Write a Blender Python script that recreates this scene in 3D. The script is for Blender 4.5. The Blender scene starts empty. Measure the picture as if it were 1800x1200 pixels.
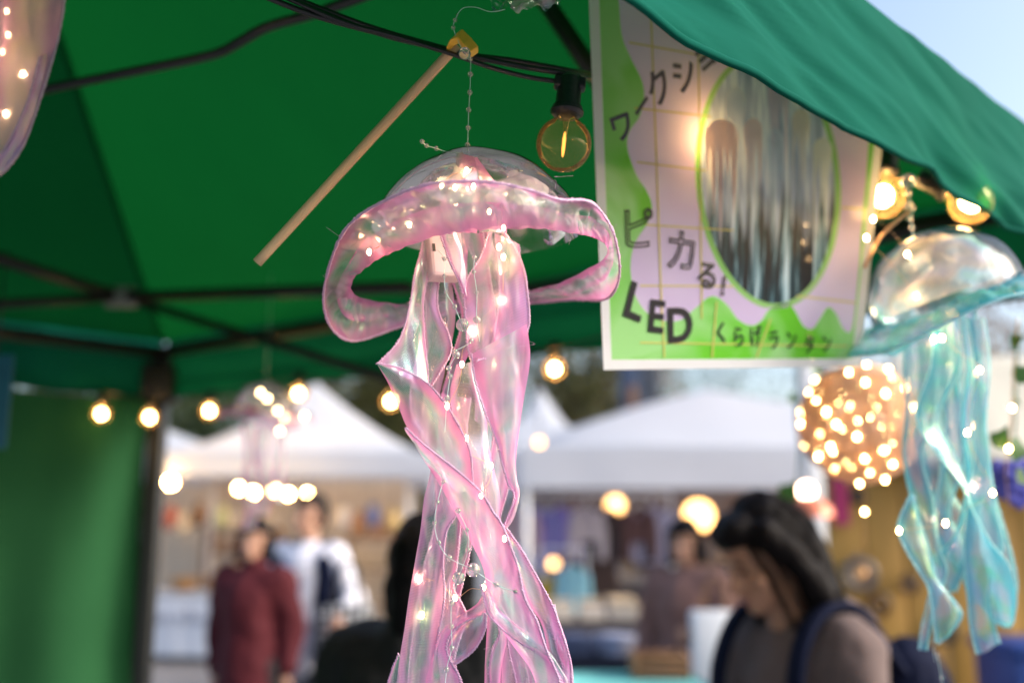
import bpy, bmesh, math, random
from mathutils import Vector, Matrix, noise, Euler
random.seed(7)
S = bpy.context.scene
C = S.collection
R = math.radians
# ------------------------------------------------------------------ camera, sky, sun, exposure
PITCH = R(10.68); CAMZ = 1.5; FPX = 1750.0
cd = bpy.data.cameras.new('camera'); cam = bpy.data.objects.new('camera', cd); C.objects.link(cam)
cam.location = (0, 0, CAMZ); cam.rotation_euler = (R(90) + PITCH, 0, 0)
cd.lens = 35; cd.sensor_width = 36; cd.clip_start = 0.02; cd.clip_end = 3000
cd.dof.use_dof = True; cd.dof.focus_distance = 0.80; cd.dof.aperture_fstop = 2.3; cd.dof.aperture_blades = 0
S.camera = cam
SUN_EL, SUN_ROT = R(29), R(99)
w = bpy.data.worlds.new('World'); S.world = w; w.use_nodes = True
wn = w.node_tree.nodes; wl_ = w.node_tree.links
sky = wn.new('ShaderNodeTexSky'); sky.sky_type = 'NISHITA'; sky.sun_disc = False
sky.sun_elevation = SUN_EL; sky.sun_rotation = SUN_ROT; sky.air_density = 1.0; sky.dust_density = 4.2; sky.ozone_density = 1.0
wl_.new(sky.outputs[0], wn['Background'].inputs[0]); wn['Background'].inputs[1].default_value = 0.15
sl = bpy.data.lights.new('sun', 'SUN'); so = bpy.data.objects.new('sun', sl); C.objects.link(so)
sl.energy = 1.4; sl.angle = R(25); sl.color = (1.0, 0.97, 0.93)
sd = Vector((math.sin(SUN_ROT) * math.cos(SUN_EL), math.cos(SUN_ROT) * math.cos(SUN_EL), math.sin(SUN_EL)))
so.rotation_euler = sd.to_track_quat('Z', 'Y').to_euler(); so.location = (0, -20, 20)
S.view_settings.view_transform = 'Standard'; S.view_settings.look = 'None'; S.view_settings.gamma = 1
S.view_settings.exposure = 1.22
S.render.engine = 'CYCLES'
cy = S.cycles
cy.max_bounces = 10; cy.transparent_max_bounces = 32; cy.transmission_bounces = 8; cy.sample_clamp_indirect = 6
cy.use_denoising = True; cy.caustics_refractive = False; cy.caustics_reflective = False

# ------------------------------------------------------------------ placing helpers
cP, sP = math.cos(PITCH), math.sin(PITCH)
def ray(px, py):
    u = (px - 900) / FPX; v = (600 - py) / FPX
    return Vector((u, cP - v * sP, sP + v * cP))
def at(px, py, d):            # point seen at a pixel of the photograph, d metres along the view axis
    return Vector((0, 0, CAMZ)) + ray(px, py) * d
def atY(px, py, Y):           # the same, at world distance Y
    r = ray(px, py); return Vector((0, 0, CAMZ)) + r * (Y / r.y)

# ------------------------------------------------------------------ materials
MATS = {}
def newmat(name):
    m = bpy.data.materials.new(name); m.use_nodes = True; m.node_tree.nodes.clear(); MATS[name] = m
    return m, m.node_tree.nodes, m.node_tree.links
def setin(nd, **kw):
    for k, v in kw.items():
        k = k.replace('_', ' ')
        for s in nd.inputs:
            if s.name == k: s.default_value = v; break
def rgba(c): return (c[0], c[1], c[2], 1)
def pbr(name, col, rough=.6, var=.18, scale=12, bump=.15, metal=0, transl=0, spec=.4, detail=5, stretch=None, coat=0, tcol=None):
    m, n, l = newmat(name)
    out = n.new('ShaderNodeOutputMaterial'); p = n.new('ShaderNodeBsdfPrincipled')
    tc = n.new('ShaderNodeTexCoord'); nz = n.new('ShaderNodeTexNoise'); setin(nz, Scale=scale, Detail=detail, Roughness=.6)
    src = tc.outputs['Object']
    if stretch:
        mp = n.new('ShaderNodeMapping'); mp.inputs['Scale'].default_value = stretch; l.new(src, mp.inputs[0]); src = mp.outputs[0]
    l.new(src, nz.inputs['Vector'])
    mx = n.new('ShaderNodeMix'); mx.data_type = 'RGBA'
    mx.inputs[6].default_value = rgba([c * (1 - var) for c in col]); mx.inputs[7].default_value = rgba([min(1, c * (1 + var)) for c in col])
    l.new(nz.outputs[0], mx.inputs[0]); l.new(mx.outputs[2], p.inputs['Base Color'])
    setin(p, Roughness=rough, Metallic=metal); p.inputs['Specular IOR Level'].default_value = spec
    p.inputs['Coat Weight'].default_value = coat
    if bump:
        b = n.new('ShaderNodeBump'); setin(b, Strength=bump, Distance=.01); l.new(nz.outputs[0], b.inputs['Height']); l.new(b.outputs[0], p.inputs['Normal'])
    last = p.outputs[0]
    if transl:
        t = n.new('ShaderNodeBsdfTranslucent'); ms = n.new('ShaderNodeMixShader'); ms.inputs[0].default_value = transl
        if tcol: t.inputs[0].default_value = rgba(tcol)
        else: l.new(mx.outputs[2], t.inputs[0])
        l.new(last, ms.inputs[1]); l.new(t.outputs[0], ms.inputs[2]); last = ms.outputs[0]
    l.new(last, out.inputs[0]); return m
def emit(name, col, strength):
    m, n, l = newmat(name); out = n.new('ShaderNodeOutputMaterial'); e = n.new('ShaderNodeEmission')
    e.inputs[0].default_value = rgba(col); e.inputs[1].default_value = strength; l.new(e.outputs[0], out.inputs[0]); return m
def ramp(n, stops):
    r = n.new('ShaderNodeValToRGB'); cr = r.color_ramp
    while len(cr.elements) < len(stops): cr.elements.new(.5)
    for e, (p, c) in zip(cr.elements, stops): e.position = p; e.color = rgba(c)
    return r
def math_(n, l, op, a, b=None, clamp=False):
    k = n.new('ShaderNodeMath'); k.operation = op; k.use_clamp = clamp
    for i, x in enumerate((a, b)):
        if x is None: continue
        if isinstance(x, (int, float)): k.inputs[i].default_value = x
        else: l.new(x, k.inputs[i])
    return k.outputs[0]
def sheer(name, edge, pastel, a_mid=.36, a_edge=.74, film=.21, scale=13):
    """woven organza ribbon with dyed edges (u=0,1) and an opalescent middle"""
    m, n, l = newmat(name)
    out = n.new('ShaderNodeOutputMaterial'); uv = n.new('ShaderNodeTexCoord'); sx = n.new('ShaderNodeSeparateXYZ'); l.new(uv.outputs['UV'], sx.inputs[0])
    e = math_(n, l, 'ABSOLUTE', math_(n, l, 'MULTIPLY', math_(n, l, 'SUBTRACT', sx.outputs[0], .5), 2.0))
    nz = n.new('ShaderNodeTexNoise'); setin(nz, Scale=scale, Detail=2.0, Roughness=.5, Distortion=.6); l.new(uv.outputs['Object'], nz.inputs['Vector'])
    n2 = n.new('ShaderNodeTexNoise'); setin(n2, Scale=scale * 1.7, Detail=3.0); l.new(uv.outputs['Object'], n2.inputs['Vector'])
    e2 = math_(n, l, 'ADD', e, math_(n, l, 'MULTIPLY', math_(n, l, 'SUBTRACT', n2.outputs[0], .5), .9))
    mr = n.new('ShaderNodeMapRange'); mr.interpolation_type = 'SMOOTHSTEP'; setin(mr, From_Min=.22, From_Max=.86); l.new(e2, mr.inputs[0])
    rp = ramp(n, pastel); l.new(nz.outputs[0], rp.inputs[0])
    mx = n.new('ShaderNodeMix'); mx.data_type = 'RGBA'; l.new(math_(n, l, 'ADD', math_(n, l, 'MULTIPLY', mr.outputs[0], .82), .12), mx.inputs[0]); l.new(rp.outputs[0], mx.inputs[6]); mx.inputs[7].default_value = rgba(edge)
    # warp and weft threads
    wv = n.new('ShaderNodeTexWave'); wv.wave_type = 'BANDS'; wv.bands_direction = 'Y'; setin(wv, Scale=260.0, Distortion=1.0, Detail=1.0); l.new(uv.outputs['UV'], wv.inputs[0])
    al = n.new('ShaderNodeMapRange'); setin(al, To_Min=a_mid, To_Max=a_edge); l.new(mr.outputs[0], al.inputs[0])
    al2 = math_(n, l, 'MULTIPLY', al.outputs[0], math_(n, l, 'ADD', math_(n, l, 'MULTIPLY', wv.outputs[1], .24), .88), True)
    df = n.new('ShaderNodeBsdfDiffuse'); tr = n.new('ShaderNodeBsdfTranslucent'); gl = n.new('ShaderNodeBsdfGlossy'); tp = n.new('ShaderNodeBsdfTransparent')
    l.new(mx.outputs[2], df.inputs[0]); l.new(mx.outputs[2], tr.inputs[0]); gl.inputs['Roughness'].default_value = .20
    irid = ramp(n, [(0, (.3, 1, .7)), (.25, (.95, .95, .6)), (.45, (1, .6, .85)), (.65, (.55, .6, 1)), (.85, (.4, 1, .9)), (1, (1, .8, .9))])
    lw = n.new('ShaderNodeLayerWeight'); lw.inputs[0].default_value = .5
    l.new(math_(n, l, 'FRACT', math_(n, l, 'ADD', math_(n, l, 'MULTIPLY', lw.outputs[1], 1.6), n2.outputs[0])), irid.inputs[0]); l.new(irid.outputs[0], gl.inputs[0])
    m1 = n.new('ShaderNodeMixShader'); m1.inputs[0].default_value = .5; l.new(df.outputs[0], m1.inputs[1]); l.new(tr.outputs[0], m1.inputs[2])
    m2 = n.new('ShaderNodeMixShader'); m2.inputs[0].default_value = film; l.new(m1.outputs[0], m2.inputs[1]); l.new(gl.outputs[0], m2.inputs[2])
    m3 = n.new('ShaderNodeMixShader'); l.new(al2, m3.inputs[0]); l.new(tp.outputs[0], m3.inputs[1]); l.new(m2.outputs[0], m3.inputs[2]); l.new(m3.outputs[0], out.inputs[0])
    b = n.new('ShaderNodeBump'); setin(b, Strength=.18, Distance=.003); l.new(n2.outputs[0], b.inputs['Height']); l.new(b.outputs[0], gl.inputs['Normal']); l.new(b.outputs[0], df.inputs['Normal'])
    return m
def clearshell(name, tint=(1, 1, 1), blend=.18, film=0., scale=18, rough=.06, haze=.0, lo=.02, stops=None):
    """thin clear plastic or glass: fresnel reflection over a see-through wall"""
    m, n, l = newmat(name); out = n.new('ShaderNodeOutputMaterial'); tc = n.new('ShaderNodeTexCoord')
    tp = n.new('ShaderNodeBsdfTransparent'); tp.inputs[0].default_value = rgba(tint); gl = n.new('ShaderNodeBsdfGlossy'); gl.inputs['Roughness'].default_value = rough
    lw = n.new('ShaderNodeLayerWeight'); lw.inputs[0].default_value = blend
    nz = n.new('ShaderNodeTexNoise'); setin(nz, Scale=scale, Detail=2.0); l.new(tc.outputs['Object'], nz.inputs['Vector'])
    b = n.new('ShaderNodeBump'); setin(b, Strength=.25, Distance=.01); l.new(nz.outputs[0], b.inputs['Height']); l.new(b.outputs[0], gl.inputs['Normal'])
    if film:
        ir = ramp(n, stops or [(.25, (.6, 1, .85)), (.42, (1, .97, .92)), (.52, (.97, .80, .93)), (.60, (.80, .84, 1)), (.72, (.65, 1, .95))]); l.new(nz.outputs[0], ir.inputs[0]); l.new(ir.outputs[0], gl.inputs[0])
    ms = n.new('ShaderNodeMixShader'); l.new(math_(n, l, 'ADD', lw.outputs[0], film, True), ms.inputs[0]); l.new(tp.outputs[0], ms.inputs[1]); l.new(gl.outputs[0], ms.inputs[2])
    last = ms.outputs[0]
    if haze:
        df = n.new('ShaderNodeBsdfTranslucent'); d2 = n.new('ShaderNodeBsdfDiffuse'); l.new(ir.outputs[0], df.inputs[0]); l.new(ir.outputs[0], d2.inputs[0])
        mm = n.new('ShaderNodeMixShader'); mm.inputs[0].default_value = .5; l.new(df.outputs[0], mm.inputs[1]); l.new(d2.outputs[0], mm.inputs[2])
        mh = n.new('ShaderNodeMixShader'); n3 = n.new('ShaderNodeTexNoise'); setin(n3, Scale=scale * 1.4, Detail=1.0); l.new(tc.outputs['Object'], n3.inputs['Vector'])
        hm = n.new('ShaderNodeMapRange'); setin(hm, From_Min=.44, From_Max=.60, To_Min=lo, To_Max=haze); l.new(n3.outputs[0], hm.inputs[0]); l.new(hm.outputs[0], mh.inputs[0])
        l.new(last, mh.inputs[1]); l.new(mm.outputs[0], mh.inputs[2]); last = mh.outputs[0]
    l.new(last, out.inputs[0]); return m

PINKS = [(.30, (.97, .54, .86)), (.41, (.94, .86, .96)), (.475, (.36, .94, .74)), (.54, (.88, .94, .95)), (.61, (.78, .70, .98)), (.68, (.97, .52, .84))]
BLUES = [(.28, (.25, .68, .82)), (.40, (.45, .76, .88)), (.48, (.20, .85, .58)), (.55, (.45, .66, .92)), (.63, (.70, .66, .92)), (.75, (.22, .70, .75))]
M_PINK = sheer('pink_organza', (.96, .31, .68), PINKS, a_mid=.40, a_edge=.78)
M_RUFF = sheer('pink_ruffle_organza', (.96, .30, .67), PINKS, a_mid=.40, a_edge=.76, scale=11)
M_PALE = sheer('pale_organza', (.96, .40, .74), PINKS, a_mid=.34, a_edge=.72, film=.25, scale=16)
M_BLUE = sheer('blue_organza', (.07, .48, .64), BLUES, a_mid=.46, a_edge=.80)
M_LILAC = sheer('lilac_organza', (.62, .36, .66), [(.3, (.85, .62, .75)), (.5, (.9, .8, .7)), (.7, (.65, .6, .9))], a_mid=.80, a_edge=.94)
M_DOME = clearshell('clear_plastic', (.98, .98, .98), .20, 0, 7, .04)
M_FILM = clearshell('opal_film', (.98, .97, .98), .15, .03, 26, .1, haze=.5)
M_FILMB = clearshell('sea_film', (.96, .98, .99), .2, .05, 15, .1, haze=.78, lo=.34, stops=[(.28, (.45, .90, .70)), (.42, (.62, .82, .95)), (.50, (.90, .84, .95)), (.58, (.95, .86, .80)), (.66, (.55, .80, .95)), (.76, (.50, .95, .80))])
M_GLASS = clearshell('bulb_glass', (.985, .92, .76), .16, .015, 30, .02, haze=.07, lo=.045, stops=[(.3, (1, .78, .42)), (.7, (1, .86, .60))])
M_TAPE = clearshell('clear_tape', (.95, .96, .97), .3, .12, 40, .15, haze=.5)
M_TRIMP = pbr('pink_stitching', (.74, .36, .56), .3, .7, 1400, .2, spec=.8)
M_TRIMB = pbr('blue_stitching', (.30, .72, .82), .3, .4, 900, .2, spec=.8)
M_TRIML = pbr('lilac_stitching', (.75, .55, .70), .3, .4, 900, .2, spec=.8)
M_NYLON = pbr('nylon_line', (.62, .85, .80), .25, .1, 50, 0, spec=.7)
M_BOX = pbr('white_box_plastic', (.60, .46, .52), .35, .03, 30, .0)
M_DARK = pbr('dark_slot', (.03, .02, .02), .5, .1, 30, 0)
M_WOOD = pbr('pale_dowel', (.66, .47, .27), .55, .16, 9, .2, stretch=(1, 1, .12))
M_YEL = pbr('yellow_plastic', (.85, .52, .06), .4, .06, 40, .05)
M_CABLE = pbr('black_rubber', (.012, .012, .016), .38, .2, 80, .1, spec=.5)
M_FRAME = pbr('black_frame_metal', (.012, .013, .013), .45, .2, 30, .05)
M_BRACK = pbr('grey_bracket', (.22, .23, .22), .5, .1, 30, .05)
M_GREEN = pbr('green_canvas', (.003, .100, .028), .85, .16, 4, .12, transl=.28, spec=.05, tcol=(.003, .105, .018))
M_VAL = pbr('skylit_valance_canvas', (.003, .100, .072), .85, .14, 5, .10, transl=.22, spec=.05, tcol=(.003, .085, .02))  # same canvas as the roof, with bluish skylight put into its colour
M_WALLG = pbr('green_side_cloth', (.022, .085, .034), .85, .3, 3, .10, transl=.26, spec=.02, tcol=(.010, .12, .035))
M_WTENT = pbr('white_canvas', (.68, .71, .78), .6, .04, 3, .1, transl=.45, spec=.2)
M_WMETAL = pbr('white_metal', (.72, .72, .74), .4, .05, 20, .03)
M_WIRE = pbr('copper_wire', (.72, .42, .22), .3, .1, 90, 0, metal=.8)
M_LEDB = pbr('led_resin', (.9, .85, .7), .2, .02, 30, 0)
E_LED = emit('warm_led', (1.0, .62, .28), 62)
E_LEDFAR = emit('warm_led_glow', (1.0, .66, .28), 16)
E_FIL = emit('hot_filament', (1.0, .62, .26), 40)
E_FILDIM = emit('dim_filament', (1.0, .40, .08), 1.2)  # faint glow put into the filament of the unlit bulb
E_GLOBE = emit('glowing_globe', (1.0, .62, .24), 5)

def glassbead():
    m, n, l = newmat('crystal'); out = n.new('ShaderNodeOutputMaterial'); p = n.new('ShaderNodeBsdfPrincipled')
    setin(p, Base_Color=(1, .96, .98, 1), Roughness=.03, IOR=1.45); p.inputs['Transmission Weight'].default_value = .82
    p.inputs['Thin Film Thickness'].default_value = 420; p.inputs['Thin Film IOR'].default_value = 1.7
    l.new(p.outputs[0], out.inputs[0]); return m
M_BEAD = glassbead()

# ------------------------------------------------------------------ object helpers
NET = {}                                    # net world shift of unrotated parents
def net(o): return NET.get(o.name, Vector((0, 0, 0))) if o else Vector((0, 0, 0))
def tag(o, label, cat, group=None, kind=None):
    o['label'] = label
    if cat: o['category'] = cat
    if group: o['group'] = group
    if kind: o['kind'] = kind
    return o
def thing(name, label, cat, loc=(0, 0, 0), group=None, rz=0):
    o = bpy.data.objects.new(name, None); C.objects.link(o); o.location = loc; o.rotation_euler = (0, 0, rz); o.empty_display_size = .05
    NET[o.name] = Vector(loc); return tag(o, label, cat, group)
def mesh(name, V, F, m, uvs=None, smooth=True):
    me = bpy.data.meshes.new(name); me.from_pydata([tuple(v) for v in V], [], F)
    if uvs:
        ul = me.uv_layers.new(name='UVMap'); li = [i for p in me.polygons for i in p.vertices]
        for k, vi in enumerate(li): ul.data[k].uv = uvs[vi]
    if smooth: me.polygons.foreach_set('use_smooth', [True] * len(me.polygons))
    if m: me.materials.append(m)
    me.update(); return me
def put(name, me, parent=None, loc=None, local=False):
    o = bpy.data.objects.new(name, me); C.objects.link(o)
    if parent: o.parent = parent
    if local: o.location = loc or (0, 0, 0)
    else:
        p = Vector(loc) if loc is not None else Vector((0, 0, 0)); o.location = p - net(parent); NET[o.name] = p
    return o
def obj(name, VF, m, parent=None, local=False, smooth=True, uvs=None):
    return put(name, mesh(name, VF[0], VF[1], m, uvs, smooth), parent, None, local)
def catmull(P, n, closed=False):
    P = [Vector(p) for p in P]; k = len(P)
    if k == 2: return [P[0].lerp(P[1], i / (n - 1)) for i in range(n)]
    seg = k if closed else k - 1
    def g(i): return P[i % k] if closed else P[max(0, min(k - 1, i))]
    fine = []
    for s in range(seg):
        a, b, c, d = g(s - 1), g(s), g(s + 1), g(s + 2)
        for q in range(12):
            t = q / 12; fine.append(.5 * ((2 * b) + (c - a) * t + (2 * a - 5 * b + 4 * c - d) * t * t + (3 * b - a - 3 * c + d) * t ** 3))
    fine.append(P[0].copy() if closed else P[-1].copy())
    if closed:                                 # keep stations matched between the two rails
        m = len(fine) - 1; out = []
        for i in range(n):
            f = i / n * m; j = int(f); out.append(fine[j].lerp(fine[j + 1], f - j))
        return out
    L = [0]
    for i in range(1, len(fine)): L.append(L[-1] + (fine[i] - fine[i - 1]).length)
    out = []; j = 0
    for i in range(n):
        t = L[-1] * i / (n - 1)
        while j < len(L) - 2 and L[j + 1] < t: j += 1
        dd = L[j + 1] - L[j]; out.append(fine[j].lerp(fine[j + 1], 0 if dd < 1e-9 else (t - L[j]) / dd))
    return out
def tube(P, r, seg=8, caps=True, taper=None):
    V = []; F = []; n = len(P); up = Vector((0, 0, 1)); prev = None
    for i, p in enumerate(P):
        t = (P[min(i + 1, n - 1)] - P[max(i - 1, 0)]).normalized()
        if prev is None:
            x = t.cross(up); x = t.cross(Vector((1, 0, 0))) if x.length < 1e-3 else x
        else: x = prev - t * prev.dot(t)
        x.normalize(); prev = x; y = t.cross(x); rr = r if not taper else taper[0] + (taper[1] - taper[0]) * i / (n - 1)
        for k in range(seg):
            a = 2 * math.pi * k / seg; V.append(p + (x * math.cos(a) + y * math.sin(a)) * rr)
    for i in range(n - 1):
        for k in range(seg): F.append((i * seg + k, i * seg + (k + 1) % seg, (i + 1) * seg + (k + 1) % seg, (i + 1) * seg + k))
    if caps: F.append(tuple(range(seg - 1, -1, -1))); F.append(tuple((n - 1) * seg + k for k in range(seg)))
    return V, F
def merge(*L):
    V = []; F = []
    for v, f in L:
        b = len(V); V += list(v); F += [tuple(i + b for i in q) for q in f]
    return V, F
def boxvf(c, s, rot=None, bev=0):
    bm = bmesh.new(); bmesh.ops.create_cube(bm, size=1)
    for v in bm.verts: v.co = Vector((v.co.x * s[0], v.co.y * s[1], v.co.z * s[2]))
    if bev: bmesh.ops.bevel(bm, geom=bm.edges[:], offset=bev, segments=2, affect='EDGES', profile=.5)
    M = (rot.to_4x4() if rot else Matrix()); T = Matrix.Translation(Vector(c)) @ M
    bm.verts.index_update(); V = [T @ v.co for v in bm.verts]; F = [tuple(v.index for v in f.verts) for f in bm.faces]; bm.free(); return V, F
def lathe(prof, c=(0, 0, 0), seg=24, M=None):
    V = []; F = []; c = Vector(c)
    for r, z in prof:
        for k in range(seg):
            a = 2 * math.pi * k / seg; p = Vector((r * math.cos(a), r * math.sin(a), z)); V.append(c + (M @ p if M else p))
    for i in range(len(prof) - 1):
        for k in range(seg): F.append((i * seg + k, i * seg + (k + 1) % seg, (i + 1) * seg + (k + 1) % seg, (i + 1) * seg + k))
    return V, F
def ell(c, r, seg=16, rings=10, M=None):
    return lathe([(math.sin(math.pi * i / rings) * 1.0 if 0 < i < rings else 1e-4, -math.cos(math.pi * i / rings)) for i in range(rings + 1)], c, seg,
                 (M.to_3x3() if M else Matrix.Identity(3)) @ Matrix.Diagonal(Vector(r)))
def bar(a, b, wx, wy, bev=0):
    a = Vector(a); b = Vector(b); d = b - a; q = d.to_track_quat('Z', 'Y').to_matrix()
    return boxvf((a + b) / 2, (wx, wy, d.length), q, bev)
def strip(Lp, Rp, nl, nc, bow=0, ripple=0, seed=0, closed=False, freq=18, pleat=0, npleat=0):
    L = catmull(Lp, nl, closed); Q = catmull(Rp, nl, closed); V = []; F = []; UV = []; arc = 0; rows = nl
    so_ = Vector((seed * 3.1, seed * 1.7, 0))
    for i in range(nl):
        a, b = L[i], Q[i]; ip, im = (i + 1) % nl if closed else min(i + 1, nl - 1), (i - 1) % nl if closed else max(i - 1, 0)
        t = ((L[ip] + Q[ip]) - (L[im] + Q[im])); nn = t.cross(b - a)
        nn = nn.normalized() if nn.length > 1e-9 else Vector((0, -1, 0))
        if i: arc += ((L[i] + Q[i]) / 2 - (L[i - 1] + Q[i - 1]) / 2).length
        for j in range(nc + 1):
            u = j / nc; p = a.lerp(b, u); w_ = 4 * u * (1 - u); o = bow * w_
            if ripple: o += ripple * noise.noise(p * freq + so_) * (.35 + .65 * w_)
            if ripple:
                cz = Vector((p.x * 52, p.y * 30, p.z * 11)) + so_; o += ripple * (.75 * abs(noise.noise(cz)) - .45 * abs(noise.noise(cz * 2.3))) * min(1, w_ * 1.6)
            if pleat: o += pleat * math.sin(npleat * 2 * math.pi * i / nl + 3 * noise.noise(p * 9)) * (u * (1.15 - u) * 2)
            V.append(p + nn * o); UV.append((u, arc))
    for i in range(nl if closed else nl - 1):
        for j in range(nc):
            k = (i + 1) % nl; F.append((i * (nc + 1) + j, i * (nc + 1) + j + 1, k * (nc + 1) + j + 1, k * (nc + 1) + j))
    return V, F, UV, [V[i * (nc + 1)] for i in range(nl)], [V[i * (nc + 1) + nc] for i in range(nl)]
OCT = ell((0, 0, 0), (1, 1, 1), 5, 4)
def stitch(P, r=.0009, step=.0024, seed=0):
    r *= 1.05
    """overlock stitching: a core cord wrapped by slanted thread loops"""
    rnd = random.Random(seed); parts = [tube(P, r * .62, 5)]; acc = 0; V = []; F = []
    for i in range(1, len(P)):
        d = P[i] - P[i - 1]; ln = d.length
        if ln < 1e-7: continue
        t = d / ln; s = t.cross(Vector((0, 1, 0))); s = s.normalized() if s.length > 1e-4 else Vector((1, 0, 0)); f = t.cross(s)
        while acc < ln:
            p = P[i - 1] + t * acc; ax = (t + s * rnd.uniform(.5, 1.1) + f * rnd.uniform(-.4, .4)).normalized(); ay = ax.cross(f).normalized(); az = ax.cross(ay)
            k = rnd.uniform(.8, 1.25); b = len(V)
            for v in OCT[0]: V.append(p + (ax * v.z * r * 1.75 + ay * v.x * r * .72 + az * v.y * r * .85) * k)
            F += [tuple(q + b for q in fc) for fc in OCT[1]]; acc += step * rnd.uniform(.8, 1.2)
        acc -= ln
    return merge(parts[0], (V, F))
BEAD = {}
def bead(parent, p, r, m=M_BEAD, name='bead', sq=1.0):
    key = (round(r, 4), m.name, name, sq)
    if key not in BEAD: BEAD[key] = mesh(name, *ell((0, 0, 0), (r, r, r * sq), 12, 8), m)
    return put(name, BEAD[key], parent, p)
def pts(L, d):
    """pixels to points; d is one depth or (start, end)"""
    d0, d1 = (d, d) if isinstance(d, (int, float)) else d; n = max(1, len(L) - 1)
    return [at(q[0], q[1], q[2] if len(q) > 2 else d0 + (d1 - d0) * i / n) for i, q in enumerate(L)]

# ================================================================== SETTING
def structure(o): o['kind'] = 'structure'; return o
n = 60; V = []; F = []
for i in range(n + 1):
    for j in range(n + 1):
        a = (i / n - .5) * 2; b = (j / n - .5) * 2
        x = math.copysign(abs(a) ** 2.6, a) * 900; y = math.copysign(abs(b) ** 2.6, b) * 900 + 6; V.append((x, y, .015 * noise.noise(Vector((x * .25, y * .25, 0)))))
for i in range(n):
    for j in range(n): F.append((i * (n + 1) + j, (i + 1) * (n + 1) + j, (i + 1) * (n + 1) + j + 1, i * (n + 1) + j + 1))
ground = structure(obj('ground', (V, F), pbr('grey_asphalt', (.19, .19, .20), .85, .3, 2.5, .3)))
ground['label'] = 'grey asphalt ground of the market place'

# ------------------------------------------------------------------ green market tent
TS = .88
C1, C2, C3 = Vector((-1.14, 3.20)) * TS, Vector((1.00, 1.67)) * TS, Vector((-.86, -.15)) * TS; C4 = C1 + C3 - C2
EZ, VZ = CAMZ + .60 * TS, CAMZ + .415 * TS
CORN = [C1, C2, C3, C4]; ctr = sum(CORN, Vector((0, 0))) / 4; APEX = Vector((ctr.x, ctr.y, EZ + .74))
tent = thing('market_tent', 'green canvas market tent with black folding frame sheltering the hanging lanterns', 'tent', (ctr.x, ctr.y, 0))
for k in range(4):
    a, b = CORN[k], CORN[(k + 1) % 4]; V = []; F = []; nn = 36
    for i in range(nn + 1):
        for j in range(nn + 1):
            u = i / nn; v = j / nn
            e = Vector((a.x, a.y, EZ)).lerp(Vector((b.x, b.y, EZ)), u); p = e.lerp(APEX, v)
            sag = .05 * math.sin(math.pi * v) * math.sin(math.pi * u)
            p.z -= sag; p += Vector((0, 0, 1)) * (.016 * noise.noise(Vector((p.x * 3, p.y * 3, k))) + .006 * noise.noise(Vector((p.x * 11, p.y * 7, k)))) * math.sin(math.pi * u) * (1 - v)
            V.append(p)
    for i in range(nn):
        for j in range(nn): F.append((i * (nn + 1) + j, (i + 1) * (nn + 1) + j, (i + 1) * (nn + 1) + j + 1, i * (nn + 1) + j + 1))
    obj('roof_panel', (V, F), M_GREEN, tent)
    obj('seam', tube([Vector((a.x, a.y, EZ)).lerp(APEX, i / 24) - Vector((0, 0, .006)) for i in range(25)], .006, 6), M_GREEN, tent)
def wrinkle(p, u, v, k):
    s = (p.x + p.y) * .72; zz = p.z * 1.0
    f = noise.noise(Vector((s * 4.5, zz * 25 + s * 4, k * 4.))) * .017 + noise.noise(Vector((s * 9 + zz * 4, zz * 58 + s * 13, k))) * .007 - .006 * abs(noise.noise(Vector((s * 6, zz * 34 + s * 9, k + 9.))))
    return f
for k in range(4):
    a, b = CORN[k], CORN[(k + 1) % 4]; near = (k == 1); nu, nv = (260, 34) if near else (90, 12); V = []; F = []
    d2 = (b - a).normalized(); nrm = Vector((d2.y, -d2.x)); nrm = -nrm if (ctr - a).dot(nrm) > 0 else nrm
    for i in range(nu + 1):
        for j in range(nv + 1):
            u = i / nu; v = j / nv; x = a.lerp(b, u); z = EZ + .012 + (VZ - EZ - .012) * v
            p = Vector((x.x, x.y, z)); p.z += (.003 * math.sin(u * 23 + 1) + .005 * noise.noise(Vector((u * 20, 0, k)))) * v
            o = wrinkle(p, u, v, k) * (.35 + .65 * v) + .012 + .02 * v
            V.append(p + Vector((nrm.x, nrm.y, 0)) * o)
    for i in range(nu):
        for j in range(nv): F.append((i * (nv + 1) + j, (i + 1) * (nv + 1) + j, (i + 1) * (nv + 1) + j + 1, i * (nv + 1) + j + 1))
    obj('valance', (V, F), M_VAL, tent)
    hem = [V[i * (nv + 1) + nv] for i in range(0, nu + 1, 2)]
    obj('hem', tube(hem, .0035, 6), M_VAL, tent)
for c in CORN: obj('leg', bar((c.x, c.y, 0), (c.x, c.y, EZ - .02), .046, .046, .005), M_FRAME, tent)
for k in range(4):
    a, b = CORN[k], CORN[(k + 1) % 4]
    ins = .04; ca = a.lerp(ctr, .02); cb = b.lerp(ctr, .02)
    if k == 1: continue
    mid = (ca + cb) / 2
    obj('eave_bar', bar((ca.x, ca.y, EZ - .035), (cb.x, cb.y, EZ - .035), .022, .03), M_FRAME, tent)
for P in ([(-90, 428, 2.05), (212, 521, 2.75), (800, 700, 2.35)], [(-90, 540, 2.3), (212, 522, 2.72), (720, 505, 2.2)]):
    q = [at(p[0], p[1], p[2] * TS) for p in P]; obj('truss_bar', merge(bar(q[0], q[1], .03, .02), bar(q[1], q[2], .03, .02)), M_FRAME, tent)
jp = at(214, 522, 2.70 * TS); obj('joint_bracket', boxvf(jp, (.075, .03, .05), None, .006), M_BRACK, tent)
obj('leg_slider', boxvf((C1.x, C1.y, EZ - .12), (.085, .085, .11), None, .008), M_FRAME, tent)
q = [at(930, -40, 1.30), at(1036, 112, 1.28), at(1110, 230, 1.26)]
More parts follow.
